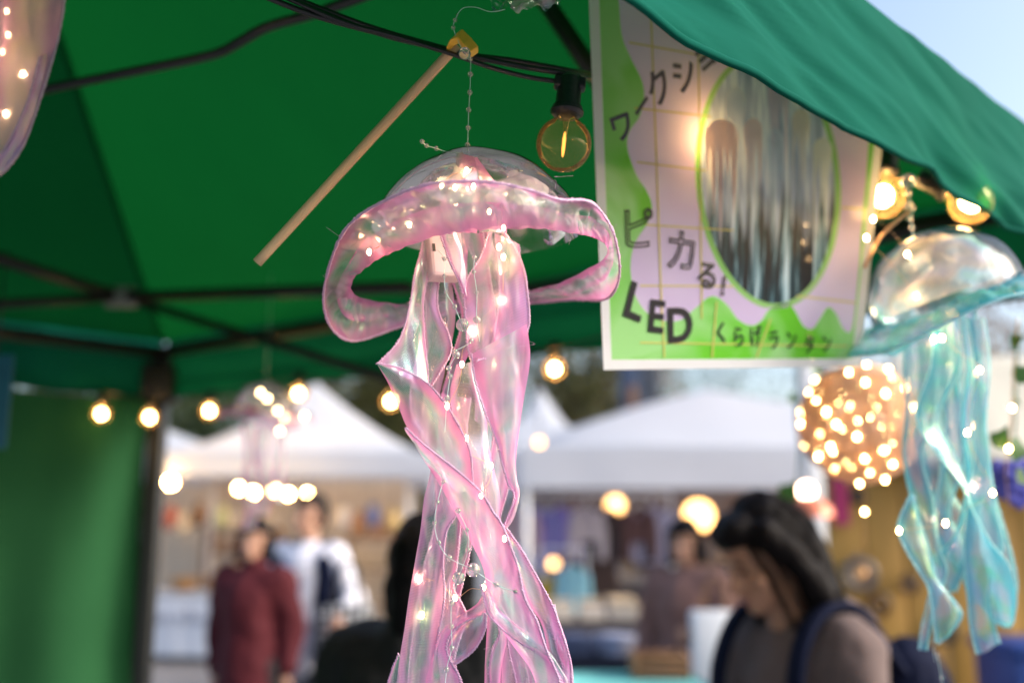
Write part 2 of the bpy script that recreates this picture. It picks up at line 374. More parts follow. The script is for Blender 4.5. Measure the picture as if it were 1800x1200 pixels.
obj('truss_bar', bar(q[0], q[2], .016, .02), M_FRAME, tent)
# side cloth hung on the left of the far leg
V = []; F = []; nu, nv = 120, 40
for i in range(nu + 1):
    for j in range(nv + 1):
        u = i / nu; v = j / nv; x = C1.lerp(C4, .012 + u * .985); z = (VZ - .01) * (1 - v) + .03 * v
        d2 = (C4 - C1).normalized(); nr = Vector((d2.y, -d2.x))
        o = .045 * math.sin(u * 58 + 2 * noise.noise(Vector((u * 9, v * 1.2, 0)))) * (.3 + .7 * v) + .03 * noise.noise(Vector((u * 14, v * 3, 4)))
        V.append((x.x + nr.x * o, x.y + nr.y * o, z))
for i in range(nu):
    for j in range(nv): F.append((i * (nv + 1) + j, (i + 1) * (nv + 1) + j, (i + 1) * (nv + 1) + j + 1, i * (nv + 1) + j + 1))
tag(obj('side_curtain', (V, F), M_WALLG), 'green side curtain hanging in folds beside the black tent leg', 'curtain')

# ================================================================== STRING LIGHTS
def bulb(p, label, lit=True, group=None, tilt=0, r=.025, cat='light bulb', axis=None, dim=False, fat=False):
    """globe bulb hanging below its socket; p is the globe centre"""
    p = Vector(p); t = thing('festoon_bulb', label, cat, p, group)
    M = axis.to_track_quat('Z', 'Y').to_matrix() if axis else Euler((0, tilt, 0)).to_matrix()
    prof = []
    for i in range(15):
        a = math.pi * (i / 14) * .86; prof.append((max(1e-4, math.sin(a) * r), -math.cos(a) * r))
    prof += [(r * .36, r * 1.06), (r * .34, r * 1.22)]
    obj('globe', lathe(prof, p, 28, M), M_GLASS, t)
    sk = [(r * .02, r * 1.08), (r * .50, r * 1.10), (r * .54, r * 1.16), (r * .54, r * 1.45), (r * .46, r * 1.52), (r * .42, r * 2.5), (r * .34, r * 2.6), (.0005, r * 2.62)]
    s = obj('socket', lathe(sk, p, 20, M), M_CABLE, t)
    obj('collar', merge(lathe([(r * .55, r * 1.16), (r * .60, r * 1.2), (r * .60, r * 1.3), (r * .55, r * 1.34)], p, 20, M), boxvf(p + M @ Vector((0, 0, r * 2.35)), (r * 1.15, r * .5, r * .45), M, r * .08)), M_CABLE, s)
    f = M_LEDB
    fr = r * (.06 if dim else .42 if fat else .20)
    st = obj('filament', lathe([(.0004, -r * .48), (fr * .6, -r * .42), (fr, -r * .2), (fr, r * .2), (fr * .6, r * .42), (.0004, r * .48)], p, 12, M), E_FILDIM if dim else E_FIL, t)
    obj('stem', lathe([(r * .3, r * 1.05), (r * .12, r * .95), (r * .07, r * .4)], p, 10, M), M_GLASS, t)
    return t
# near cable bundle
def cable(name, L, d, r, label, m=M_CABLE, n=60, group=None):
    return tag(obj(name, tube(catmull(pts(L, d), n), r, 8), m), label, 'cable', group)
cable('power_cable', [(400, -34), (470, -4), (560, 30), (680, 62), (800, 92), (900, 114), (1000, 131), (1060, 146, 1.02), (1200, 200, 1.10), (1400, 262, 1.22), (1500, 300, 1.26), (1640, 330, 1.24), (1830, 420, 1.26)], (.83, .93), .0026, 'black cable carrying the festoon bulbs past the wooden dowel', n=120)
cable('power_cable', [(420, -40), (480, -14), (600, 38), (700, 66), (800, 97), (860, 118), (930, 136), (985, 143), (1010, 138)], (.835, .878), .0022, 'thin black cable sagging below the bundle into the clear bulb socket')
cable('power_cable', [(440, -38), (500, -10), (640, 44), (740, 74), (830, 97), (900, 106), (1000, 124), (1060, 136, 1.03), (1200, 172, 1.12), (1420, 250, 1.25)], (.842, .96), .0024, 'black cable lying along the upper side of the bundle', n=90)
cable('power_cable', [(420, -44), (520, 2), (660, 58), (760, 84), (840, 104), (920, 118), (1020, 136)], (.838, .89), .002, 'thin black cable twisted through the middle of the bundle')
cable('tent_strap', [(60, 162), (150, 143), (240, 125), (372, 97), (420, 75), (470, 48), (560, 22), (660, -14)], (1.3, 1.12), .0062, 'black strap slung under the green roof behind the cable bundle')
bulb(at(991, 254, .86), 'unlit clear globe bulb with faint glow added to its amber filament beside the poster', tilt=R(6), r=.0240, dim=True)
bulb(at(1213, 252, 1.066), 'lit globe bulb glowing through the back of the poster', r=.024, tilt=R(-4), fat=True)
bulb(at(1552, 345, 1.235), 'lit globe bulb half hidden by the right edge of the poster', fat=True, r=.0275, axis=Vector((.25, .1, 1)))
bulb(at(1706, 356, 1.17), 'lit globe bulb under the green valance above the blue lantern', fat=True, r=.0255, axis=Vector((-.75, .25, .55)))
# string along the far edge of the green tent
SB = [(178, 727, 2.97), (263, 733, 2.92), (368, 722, 3.00), (525, 692, 2.75), (687, 705, 2.55), (975, 648, 2.22)]  # first one is added, in place of lamplight reflected on the curtain
cable('festoon_wire', [(60, 690), (178, 690), (263, 700), (368, 690), (525, 664), (687, 676), (830, 620), (975, 612), (1180, 560), (1500, 520)], (3.04 * TS, 1.95 * TS), .0022, 'black festoon wire strung along the far edge of the green tent', n=90)
LB = ['added bulb standing in for lamp glow on the green side curtain', 'lit bulb in front of the black tent leg', 'lit bulb just right of the black tent leg',
      'lit bulb over the peak of the white tent behind', 'lit bulb beside the brown trees at the pink ribbons', 'lit bulb by the lower left corner of the poster']
for (x, y, d), lb in zip(SB, LB): bulb(at(x, y, d * TS), lb, r=.021, fat=True, group='bulbs along the far edge of the green tent')

# ================================================================== JELLYFISH LANTERNS
def dome(t, c, r, cut=.12, M=None, film=True, seed=0, fd=.9, fm=None):
    prof = []
    for i in range(25):
        a = math.pi / 2 - (math.pi / 2 + math.asin(cut)) * i / 24; prof.append((max(2e-4, r * math.cos(a)), r * math.sin(a)))
    V, F = lathe(prof[::-1], c, 64, M); V = [v + (v - Vector(c)).normalized() * .0022 * noise.noise(v * 30 + Vector((seed, 0, 0))) for v in V]
    d = obj('dome', (V, F), M_DOME, t)
    if film:
        V, F = lathe([(max(2e-4, q[0] * fd), q[1] * (fd + .02)) for q in prof[::-1]], c, 56, M)
        V = [v + (v - Vector(c)).normalized() * (.010 * noise.noise(v * 34 + Vector((seed, 3, 0))) - .004 * abs(noise.noise(v * 90)) - .003) for v in V]
        obj('film_lining', (V, F), fm or M_FILM, t, smooth=False)
    return d
def ribbon(t, L, Rr, dl, dr, m, trim, tl=True, tr=True, nl=70, nc=12, bow=.004, ripple=.006, seed=0, r=.0009):
    V, F, UV, A, B = strip(pts(L, dl), pts(Rr, dr), nl, nc, bow, ripple, seed)
    o = obj('ribbon', (V, F), m, t, uvs=UV)
    if tl: obj('stitched_edge', stitch(A, r, seed=seed), trim, o)
    if tr: obj('stitched_edge', stitch(B, r, seed=seed + 50), trim, o)
    return o
LEDM = mesh('led', *ell((0, 0, 0), (.0016, .0016, .0026), 8, 6), E_LED)
LEDMB = mesh('led', *ell((0, 0, 0), (.0022, .0022, .003), 8, 6), E_LED)
def leds(t, P, d, wire=True, big=False, wr=.00022):
    q = pts(P, d); wob = []
    for i, p in enumerate(q):
        wob.append(p)
        if i < len(q) - 1: wob.append(p.lerp(q[i + 1], .5) + Vector((random.uniform(-.006, .006), random.uniform(-.004, .004), random.uniform(-.004, .004))))
    o = obj('led_wire', tube(catmull(wob, max(20, len(wob) * 8)), wr, 5), M_WIRE, t)
    for p in q: put('led', LEDMB if big else LEDM, o, p)
    return o
def strand(t, P, d, name='bead_line', lr=.00028):
    """P: (px, py, bead radius in pixels or 0)"""
    d0, d1 = (d, d) if isinstance(d, (int, float)) else d; k = max(1, len(P) - 1)
    q = [at(p[0], p[1], d0 + (d1 - d0) * i / k) for i, p in enumerate(P)]
    o = obj(name, tube(catmull(q, len(q) * 8), lr, 5), M_NYLON, t)
    for i, (p, a) in enumerate(zip(P, q)):
        if p[2]: bead(o, a, p[2] * (d0 + (d1 - d0) * i / k) / FPX)
    return o

# ---- the pink lantern
DC = at(838, 458, .845)
pk = thing('jellyfish_lantern', 'pink ribbon jellyfish lantern with clear dome hanging from the dowel on the black cables', 'lantern', (DC.x, DC.y, at(838, 1300, .84).z))
dome(pk, DC, .0945, -.30)
for k, (L, Q) in enumerate([([(818, 276), (800, 305), (776, 350), (770, 410)], [(836, 276), (842, 305), (846, 350), (838, 410)]), ([(822, 276), (836, 305), (850, 350), (842, 410)], [(838, 276), (862, 310), (888, 350), (892, 410)])]):
    V, F, UV, A, B = strip(pts(L, .83), pts(Q, .815), 30, 10, .008, .010, 90 + k); obj('gathered_top', (V, F), M_PINK, pk, uvs=UV)
RING = [((850, 317), (850, 402), .705, .750), ((920, 330), (930, 400), .708, .752), ((985, 349), (1000, 407), .722, .772), ((1042, 357), (1046, 417), .765, .803), ((1079, 410), (1069, 435), .81, .84),
        ((1090, 470), (1061, 455), .85, .86), ((1078, 515), (1035, 472), .89, .89), ((1045, 530), (985, 497), .93, .92), ((990, 527), (925, 514), .965, .945), ((920, 532), (870, 524), .985, .955),
        ((840, 545), (800, 530), .99, .96), ((760, 556), (730, 535), .98, .95), ((690, 578), (675, 532), .965, .93), ((625, 598), (635, 523), .93, .90), ((585, 580), (617, 510), .885, .87),
        ((568, 525), (622, 488), .845, .84), ((583, 455), (655, 461), .80, .81), ((612, 396), (700, 437), .76, .785), ((680, 351), (760, 415), .727, .762), ((760, 323), (805, 407), .708, .752)]
V, F, UV, A, B = strip([at(*o, d) for o, i, d, e in RING], [at(*i, e) for o, i, d, e in RING], 420, 30, .005, .0075, 3, True, 20, .0022, 27)
ruf = obj('ruffle', (V, F), M_RUFF, pk, uvs=UV)
obj('stitched_edge', stitch(A + [A[0]], .0011, seed=5), M_TRIMP, ruf)
# inner gathered layer of the ruffle
V, F, UV, A, B = strip([at(i[0] + (o[0] - i[0]) * .55, i[1] + (o[1] - i[1]) * .55, e + (d - e) * .5 + .012) for o, i, d, e in RING], [at(i[0], i[1] + 2, e + .004) for o, i, d, e in RING], 420, 16, .002, .007, 9, True, 30, .0026, 49)
obj('inner_ruffle', (V, F), M_RUFF, pk, uvs=UV)
# thin opal veil folded between the dome and the ruffle
V, F, UV, A, B = strip([at(o[0] + (i[0] - o[0]) * .15, o[1] + (i[1] - o[1]) * .2, d + .03) for o, i, d, e in RING[-4:] + RING[:4]], [at(i[0], i[1] - 6, e + .012) for o, i, d, e in RING[-4:] + RING[:4]], 90, 16, .008, .014, 12, False, 30)
obj('opal_veil', (V, F), M_FILM, pk, uvs=UV)
# battery box
bx_ = at(776, 430, .835); rot = Euler((R(-6), R(-4), R(28))).to_matrix()
bb = obj('battery_box', boxvf(bx_, (.031, .020, .062), rot, .003), M_BOX, pk, smooth=False)
obj('switch', boxvf(bx_ + rot @ Vector((-.0120, -.0101, -.007)), (.0024, .0012, .0065), rot), M_DARK, bb, smooth=False)
obj('groove', boxvf(bx_ + rot @ Vector((-.003, -.0101, -.0155)), (.0055, .0006, .0008), rot), M_DARK, bb, smooth=False)
obj('lid', boxvf(bx_ + rot @ Vector((.002, .0035, .002)), (.029, .020, .052), rot, .002), M_BOX, bb, smooth=False)
RB = [  # left edge, right edge, depths, material, stitched left/right
    ([(744, 405), (741, 440), (731, 480), (723, 530), (704, 595), (664, 639)], [(760, 420), (754, 475), (745, 530), (747, 583), (751, 630), (753, 674)], (.83, .775), (.83, .80), M_PALE, 1, 1),
    ([(752, 430), (748, 490), (746, 540), (748, 585), (752, 630), (753, 674)], [(782, 430), (770, 520), (776, 560), (788, 585), (793, 618), (772, 658), (757, 682)], .85, (.845, .82), M_PALE, 0, 1),
    ([(663, 640), (682, 672), (698, 708), (716, 752), (742, 790), (775, 830), (800, 862)], [(663, 638), (699, 645), (725, 657), (753, 675), (776, 701), (797, 731), (819, 773), (828, 803), (832, 860)], (.775, .80), (.775, .785), M_PINK, 0, 1),
    ([(714, 754), (744, 806), (770, 850), (797, 900), (830, 958), (850, 1000), (856, 1040), (870, 1085), (900, 1130), (935, 1180), (950, 1240), (960, 1300)],
     [(714, 752), (733, 770), (760, 792), (787, 813), (813, 835), (846, 866), (866, 897), (886, 926), (908, 990), (922, 1050), (945, 1090), (962, 1140), (985, 1200), (1000, 1300)], (.79, .78), (.77, .765), M_PINK, 0, 1),
    ([(862, 398), (845, 450), (823, 487), (817, 513), (817, 545), (820, 600), (829, 640)], [(878, 398), (903, 430), (920, 470), (927, 513), (930, 572), (908, 602), (870, 622), (836, 634)], (.82, .79), (.82, .775), M_PALE, 1, 1),
    ([(829, 622), (835, 667), (853, 725), (872, 773), (883, 816), (893, 850), (903, 875), (886, 926)], [(926, 570), (932, 617), (930, 650), (921, 700), (914, 745), (907, 800), (906, 860), (904, 892), (890, 926)], (.78, .775), (.785, .78), M_PINK, 1, 0),
    ([(803, 640), (792, 685), (797, 731), (812, 775), (828, 815), (836, 870), (850, 960)], [(830, 636), (837, 667), (855, 725), (858, 770), (866, 815), (880, 880), (875, 960)], .815, .82, M_PALE, 0, 0),
    ([(776, 400), (783, 450), (798, 500), (812, 560), (792, 640), (776, 700), (770, 780)], [(828, 400), (822, 470), (832, 530), (838, 590), (812, 650), (797, 720), (800, 800)], .86, .855, M_PINK, 1, 0),
    ([(806, 400), (830, 450), (848, 520), (850, 600), (838, 680), (835, 740)], [(852, 400), (880, 460), (900, 540), (905, 620), (885, 700), (870, 760)], .87, .865, M_PALE, 1, 0),
    ([(735, 780), (752, 800), (757, 826), (746, 875), (739, 930), (728, 990), (718, 1050), (710, 1110), (702, 1160), (694, 1230), (688, 1300)],
     [(770, 800), (792, 850), (804, 897), (788, 926), (781, 953), (778, 996), (781, 1036), (778, 1075), (770, 1115), (760, 1180), (748, 1240), (742, 1300)], .80, (.80, .79), M_PALE, 0, 1),
    ([(792, 880), (783, 940), (776, 1000), (766, 1050), (757, 1110), (752, 1180), (748, 1300)], [(812, 890), (806, 960), (800, 1010), (797, 1035), (812, 1062), (819, 1084), (806, 1130), (790, 1190), (785, 1300)], .825, .82, M_PINK, 1, 1),
    ([(862, 1012), (842, 1056), (818, 1076), (795, 1095), (775, 1125), (755, 1170), (745, 1220), (742, 1300)], [(884, 1040), (866, 1062), (852, 1078), (818, 1094), (794, 1116), (787, 1140), (796, 1165), (812, 1200), (820, 1300)], (.785, .79), (.785, .775), M_PINK, 0, 1),
    ([(853, 1078), (820, 1094), (797, 1118), (788, 1142), (800, 1164)], [(855, 1080), (853, 1106), (840, 1132), (824, 1150), (802, 1166)], .785, .775, M_PALE, 0, 1),
    ([(858, 1070), (855, 1120), (852, 1180), (850, 1300)], [(886, 1080), (885, 1130), (880, 1180), (884, 1300)], .80, .80, M_PINK, 0, 0),
    ([(866, 1080), (878, 1110), (866, 1140), (860, 1180), (868, 1230), (876, 1300)], [(892, 1100), (890, 1128), (884, 1160), (880, 1200), (884, 1300), (886, 1320)], .79, .79, M_PINK, 1, 0),
    ([(892, 1118), (896, 1150), (905, 1185), (915, 1240), (920, 1300)], [(906, 1120), (928, 1150), (944, 1180), (950, 1200), (955, 1300)], .795, .80, M_PALE, 1, 0),
    ([(846, 1030), (858, 1076), (880, 1102), (912, 1128), (948, 1150), (972, 1176), (990, 1210), (1000, 1300)], [(850, 1020), (872, 1062), (900, 1090), (930, 1112), (962, 1142), (985, 1180), (1000, 1215), (1010, 1300)], .768, .772, M_PALE, 1, 0),
    ([(884, 920), (896, 960), (912, 1010), (930, 1060), (950, 1092), (960, 1130), (962, 1180), (970, 1300)], [(887, 924), (904, 948), (922, 974), (950, 1022), (970, 1060), (978, 1082), (990, 1120), (1002, 1165), (1004, 1220), (1000, 1300)], .80, .79, M_PINK, 0, 1),
    ([(966, 1062), (968, 1100), (978, 1140), (990, 1190), (985, 1300)], [(969, 1062), (981, 1098), (995, 1140), (1003, 1175), (1010, 1300)], .795, .80, M_PINK, 1, 0),
    ([(700, 1150), (688, 1180), (682, 1210), (680, 1300)], [(708, 1150), (712, 1190), (716, 1230), (720, 1300)], .805, .80, M_PALE, 1, 0),
]
RB += [
    ([(772, 404), (780, 430), (792, 462), (806, 492), (813, 515)], [(800, 404), (812, 440), (818, 470), (820, 500), (822, 530)], .80, .803, M_PINK, 1, 0),
    ([(800, 410), (806, 500), (832, 600), (852, 700), (846, 800), (826, 890), (842, 970), (872, 1070), (880, 1160), (884, 1300)], [(850, 410), (866, 520), (880, 620), (884, 720), (888, 820), (876, 900), (890, 990), (916, 1080), (924, 1170), (930, 1300)], .862, .85, M_PINK, 0, 1),
    ([(742, 470), (748, 560), (728, 650), (722, 720), (758, 800), (765, 900), (744, 1000), (726, 1100), (716, 1200), (706, 1300)], [(790, 470), (800, 560), (782, 650), (772, 720), (800, 800), (792, 900), (772, 990), (764, 1090), (752, 1200), (745, 1300)], .85, .86, M_PALE, 1, 0),
    ([(870, 410), (878, 520), (862, 640), (868, 760), (850, 860), (842, 930), (858, 1020), (905, 1110), (930, 1200), (940, 1300)], [(912, 430), (922, 540), (918, 640), (908, 760), (892, 860), (878, 930), (902, 1020), (950, 1110), (975, 1200), (985, 1300)], .84, .845, M_PINK, 1, 1),
    ([(776, 690), (770, 760), (790, 830), (812, 900), (800, 980), (775, 1060), (768, 1140), (775, 1230), (770, 1300)], [(828, 700), (820, 770), (832, 840), (838, 900), (822, 985), (806, 1060), (798, 1140), (806, 1230), (800, 1300)], .842, .835, M_PINK, 0, 1),
]
for k, (L, Q, dl, dr, m, a, b) in enumerate(RB): ribbon(pk, L, Q, dl, dr, m, M_TRIMP, a, b, seed=k + 1, nl=170, nc=22, bow=.002)
leds(pk, [(820, 300), (776, 326), (832, 328), (860, 372), (885, 400), (877, 434), (885, 452), (880, 529), (835, 584), (812, 640), (786, 713)], (.80, .80))
leds(pk, [(786, 714), (820, 770), (863, 818), (846, 870), (887, 946), (850, 1032), (800, 1050), (737, 1017), (742, 1080)], (.797, .80))
leds(pk, [(800, 330), (720, 395), (649, 443)], (.79, .79))
strand(pk, [(770, 440, 0), (781, 455, 4), (781, 485, 4), (784, 513, 4), (799, 539, 5), (813, 571, 12), (828, 599, 5), (800, 617, 4), (802, 623, 7), (789, 647, 5), (791, 661, 5), (786, 700, 5), (782, 760, 0)], (.80, .775))
strand(pk, [(834, 452, 4), (833, 478, 4), (838, 514, 4), (838, 562, 7), (843, 600, 0)], .785)
strand(pk, [(779, 846, 4), (769, 882, 4), (764, 918, 4), (771, 953, 4), (790, 980, 5), (832, 1001, 12.5), (872, 1027, 5), (906, 1039, 4)], .768)
strand(pk, [(805, 897, 5), (821, 931, 4), (823, 966, 5), (806, 1015, 11.5), (794, 1060, 5), (793, 1100, 5.5), (794, 1138, 5), (785, 1176, 5), (780, 1240, 5)], .77)
cr = .833
strand(pk, [(742, 249, 4.5), (750, 256, 4), (767, 261, 4.5), (786, 267, 0), (812, 268, 3)], (.80, .84))
strand(pk, [(822, 266, 0), (822, 255, 4.5), (823, 225, 4.5), (824, 193, 4.5), (826, 163, 4.5), (827, 131, 4.5), (827, 104, 4), (822, 92, 0), (814, 88, 0), (806, 74, 0), (797, 49, 4), (800, 36, 4), (812, 16, 0), (835, 13, 0), (862, 21, 0), (888, 17, 0)], (.845, .830), 'hanging_line')
bead(pk, at(817, 94, .815), 11 * .815 / FPX, name='large_bead')
# loose threads on the fabric
rnd = random.Random(3)
th = []
for (x, y) in [(575, 490), (600, 415), (980, 310), (968, 320), (1000, 430), (1070, 400), (700, 340), (570, 530), (760, 330), (930, 600), (850, 1140), (720, 760)]:
    a = at(x, y, .76); th.append(tube(catmull([a, a + Vector((rnd.uniform(-.006, .006), 0, rnd.uniform(-.003, .007))), a + Vector((rnd.uniform(-.012, .012), 0, rnd.uniform(-.008, .010)))], 8), .00009, 4))
obj('loose_thread', merge(*th), M_TRIMP, pk)

# ---- dowel with hook, tape
a, b = at(452, 462, .86), at(803, 80, .862)
dw = thing('hook_stick', 'pale wooden dowel with a yellow hook end hung over the black cables', 'stick', (a.x, a.y, a.z))
obj('dowel', tube([a.lerp(b, i / 20) for i in range(21)], .0044, 14), M_WOOD, dw)
hk = [at(792, 84, .856), at(798, 70, .846), at(809, 64, .838), at(822, 78, .832), at(835, 92, .830)]
V = []; F = []
for i, p in enumerate(hk):
    s = [Vector((.0038, 0, .0030)), Vector((.0036, .0, .0036)), Vector((.002, 0, .0046)), Vector((.0036, 0, .0036)), Vector((.0034, 0, .0026))][i]; dy = Vector((0, .006, 0))
    V += [p - s * .9 - dy, p + s * .9 - dy, p + s * .9 + dy, p - s * .9 + dy]
for i in range(4):
    for k in range(4): F.append((i * 4 + k, i * 4 + (k + 1) % 4, i * 4 + 4 + (k + 1) % 4, i * 4 + 4 + k))
F += [(3, 2, 1, 0), (16, 17, 18, 19)]
h = obj('hook', (V, F), M_YEL, dw, smooth=False); bv = h.modifiers.new('bevel', 'BEVEL'); bv.width = .0012; bv.segments = 2
V = []; F = []; nx, ny = 26, 12
edge = [at(858, -22, .84), at(992, -22, .86), at(985, 10, .855), at(866, 20, .835)]
for i in range(nx + 1):
    for j in range(ny + 1):
        u = i / nx; v = j / ny; p = edge[0].lerp(edge[1], u).lerp(edge[3].lerp(edge[2], u), v * (1 + .25 * max(0, noise.noise(Vector((u * 9, 0, 2)))) * (v > .9)))
        V.append(p + Vector((0, -1, .3)) * .008 * noise.noise(Vector((u * 7, v * 5, 1))))
for i in range(nx):
    for j in range(ny): F.append((i * (ny + 1) + j, (i + 1) * (ny + 1) + j, (i + 1) * (ny + 1) + j + 1, i * (ny + 1) + j + 1))
tag(obj('clear_tape', (V, F), M_TAPE), 'crumpled clear plastic tape holding the bead line above the cables', 'tape')

# ---- the blue lantern beside the poster
BD = 1.16; bc = at(1664, 528, BD)
bl = thing('jellyfish_lantern', 'turquoise ribbon jellyfish lantern hanging right of the poster', 'lantern', (bc.x, bc.y, at(1680, 1160, BD).z))
TB = Euler((0, R(-18), 0)).to_matrix()
dome(bl, bc, .0865, .0, TB, True, 4, fm=M_FILMB)
def ring_pts(c, r, T, fl, n=24, dz=0):
    return [c + T @ Vector((math.cos(2 * math.pi * i / n) * r * (1 + fl * math.sin(5 * 2 * math.pi * i / n + 1)), math.sin(2 * math.pi * i / n) * r, dz + fl * .08 * math.sin(3 * 2 * math.pi * i / n + .6))) for i in range(n)]
T2 = Euler((R(6), R(-21), 0)).to_matrix()
V, F, UV, A, B = strip(ring_pts(bc + Vector((.004, 0, -.006)), .128, T2, .10, 24, -.012), ring_pts(bc + Vector((.003, 0, -.004)), .082, T2, .0, 24, -.004), 240, 16, .004, .010, 21, True, 16, .003, 17)
o = obj('ruffle', (V, F), M_BLUE, bl, uvs=UV); obj('stitched_edge', stitch(A + [A[0]], .0012, .003, 5), M_TRIMB, o)
V, F, UV, A, B = strip(ring_pts(bc, .112, T2, .14, 24, -.024), ring_pts(bc, .080, T2, .0, 24, -.002), 240, 12, .003, .010, 25, True, 18, .003, 29)
obj('inner_ruffle', (V, F), M_BLUE, bl, uvs=UV)
BR = [
    ([(1592, 560), (1588, 640), (1592, 720), (1588, 800), (1602, 880), (1625, 940), (1640, 1000), (1630, 1060), (1620, 1100), (1616, 1140)], [(1640, 560), (1650, 640), (1640, 740), (1620, 800), (1640, 880), (1650, 960), (1664, 1000), (1650, 1050), (1636, 1100), (1630, 1142)], 1.15, 1.14),
    ([(1600, 870), (1582, 905), (1578, 930), (1592, 965), (1612, 1000), (1632, 1035), (1640, 1090), (1645, 1128)], [(1604, 868), (1618, 920), (1632, 960), (1638, 990), (1655, 1030), (1690, 1075), (1672, 1110), (1650, 1130)], 1.12, 1.13),
    ([(1640, 550), (1636, 640), (1610, 730), (1650, 800), (1690, 850), (1712, 900), (1740, 950), (1772, 990), (1786, 1040), (1782, 1090), (1772, 1104)], [(1680, 550), (1690, 640), (1650, 730), (1680, 800), (1700, 860), (1700, 920), (1698, 980), (1700, 1020), (1722, 1060), (1745, 1090), (1768, 1102)], 1.13, 1.15),
    ([(1690, 540), (1700, 640), (1690, 740), (1700, 830), (1690, 900), (1672, 950), (1640, 980), (1636, 1010)], [(1715, 540), (1722, 640), (1735, 700), (1728, 760), (1735, 830), (1725, 890), (1712, 940), (1700, 990), (1680, 1040)], 1.17, 1.16),
    ([(1700, 560), (1712, 640), (1706, 740), (1712, 800), (1700, 880), (1694, 960), (1700, 1040), (1705, 1100), (1718, 1150)], [(1730, 560), (1740, 640), (1732, 740), (1742, 830), (1752, 900), (1764, 960), (1742, 1040), (1750, 1100), (1758, 1130)], 1.145, 1.15),
    ([(1656, 560), (1650, 660), (1660, 740), (1655, 820), (1640, 900), (1654, 960), (1690, 1010), (1704, 1060)], [(1700, 560), (1690, 660), (1700, 760), (1690, 830), (1670, 900), (1694, 950), (1712, 1010), (1716, 1060)], 1.18, 1.18),
]
BR += [([(1610, 560), (1616, 660), (1608, 760), (1630, 850), (1660, 920), (1650, 990), (1640, 1040)], [(1665, 560), (1668, 660), (1655, 760), (1668, 850), (1700, 920), (1690, 990), (1672, 1040)], 1.19, 1.19),
    ([(1680, 560), (1676, 680), (1690, 800), (1716, 900), (1730, 980), (1748, 1050), (1760, 1090)], [(1724, 560), (1726, 680), (1738, 800), (1752, 880), (1775, 960), (1788, 1030), (1776, 1100)], 1.185, 1.18)]
for k, (L, Q, dl, dr) in enumerate(BR): ribbon(bl, L, Q, dl, dr, M_BLUE, M_TRIMB, 1, 1, seed=k + 31, nl=70, r=.0011)
leds(bl, [(1595, 447), (1535, 385), (1523, 418), (1612, 520), (1642, 596), (1656, 594), (1722, 650), (1700, 760), (1745, 866), (1662, 919), (1580, 932)], 1.12, big=True)
strand(bl, [(1597, 318, 13), (1597, 340, 6), (1599, 358, 6), (1594, 365, 5), (1604, 366, 5), (1600, 385, 5), (1603, 400, 5), (1605, 425, 0)], 1.115, 'hanging_line', .0005)
strand(bl, [(1655, 680, 0), (1642, 1125, 3), (1648, 1150, 3), (1655, 1190, 3), (1660, 1240, 0)], 1.13)
o = obj('wire_loop', tube(catmull(pts([(1520, 470), (1545, 420), (1580, 385), (1597, 372)], 1.13), 24), .0022, 6), M_WIRE, bl)

# ---- lilac lantern at the upper left
lc = at(-70, -60, 1.0)
ll = thing('jellyfish_lantern', 'lilac ribbon lantern lit from inside, hanging left of the dowel under the roof', 'lantern', (lc.x, lc.y, at(0, 320, 1.0).z))
dome(ll, at(-40, -60, 1.0), .085, .0, None, True, 8)
for k, (L, Q, dl, dr) in enumerate([
    ([(10, -120), (6, -20), (2, 60), (-10, 150), (-20, 240), (-50, 330)], [(112, -120), (114, -10), (105, 60), (88, 120), (62, 200), (34, 268), (-20, 324)], .985, .97),
    ([(30, -120), (40, -20), (30, 80), (0, 180), (-40, 260)], [(90, -120), (92, 0), (80, 90), (55, 170), (20, 240), (-20, 300)], 1.0, 1.01),
    ([(-100, -100), (-80, 60), (-70, 200), (-80, 300)], [(20, -100), (10, 60), (-10, 200), (-30, 300)], .99, 1.02),
    ([(70, 100), (50, 170), (25, 230), (-10, 290)], [(88, 90), (64, 190), (35, 268), (0, 310)], .965, .975)]):
    ribbon(ll, L, Q, dl, dr, M_LILAC, M_TRIML, 1, 1, seed=k + 61, nl=60, r=.001)
leds(ll, [(-30, -40), (12, 20), (14, 62), (4, 92), (40, 130), (10, 200)], 1.0, big=True)
obj('hanging_line', tube([at(-40, -210, 1.0), at(-40, -400, .98)], .0004, 5), M_NYLON, ll)

# ---- pink lantern far back under the tent edge
fc = at(466, 724, 2.35)
fl = thing('jellyfish_lantern', 'small looking pale pink lantern hanging far back before the white tent peak', 'lantern', (fc.x, fc.y, at(466, 940, 2.35).z))
dome(fl, fc, .072, .0, None, True, 9)
V, F, UV, A, B = strip(ring_pts(fc, .108, Euler((0, R(6), 0)).to_matrix(), .1, 24, -.02), ring_pts(fc, .07, Matrix.Identity(3), 0, 24, 0), 120, 8, .01, .012, 71, True, 20, .004, 15)
obj('ruffle', (V, F), M_RUFF, fl, uvs=UV)
for k, (L, Q) in enumerate([([(424, 745), (430, 800), (424, 850), (432, 900), (424, 930)], [(446, 745), (450, 800), (440, 850), (452, 900), (446, 930)]), ([(450, 745), (446, 800), (455, 850), (446, 900)], [(478, 745), (474, 800), (482, 850), (470, 905)]),
                            ([(482, 745), (486, 800), (478, 850), (486, 880)], [(504, 745), (500, 800), (500, 850), (498, 885)])]):
    ribbon(fl, L, Q, 2.34, 2.36, M_PINK, M_TRIMP, 0, 0, seed=k + 81, nl=40, nc=6)
LEDM2 = mesh('led', *ell((0, 0, 0), (.0040, .0040, .005), 8, 6), E_LEDFAR)
q = [at(x, y, 2.28) for x, y in [(458, 690), (488, 722), (500, 735), (535, 731), (492, 757), (470, 700)]]
o = obj('led_wire', tube(catmull(q, 30), .0006, 5), M_WIRE, fl)
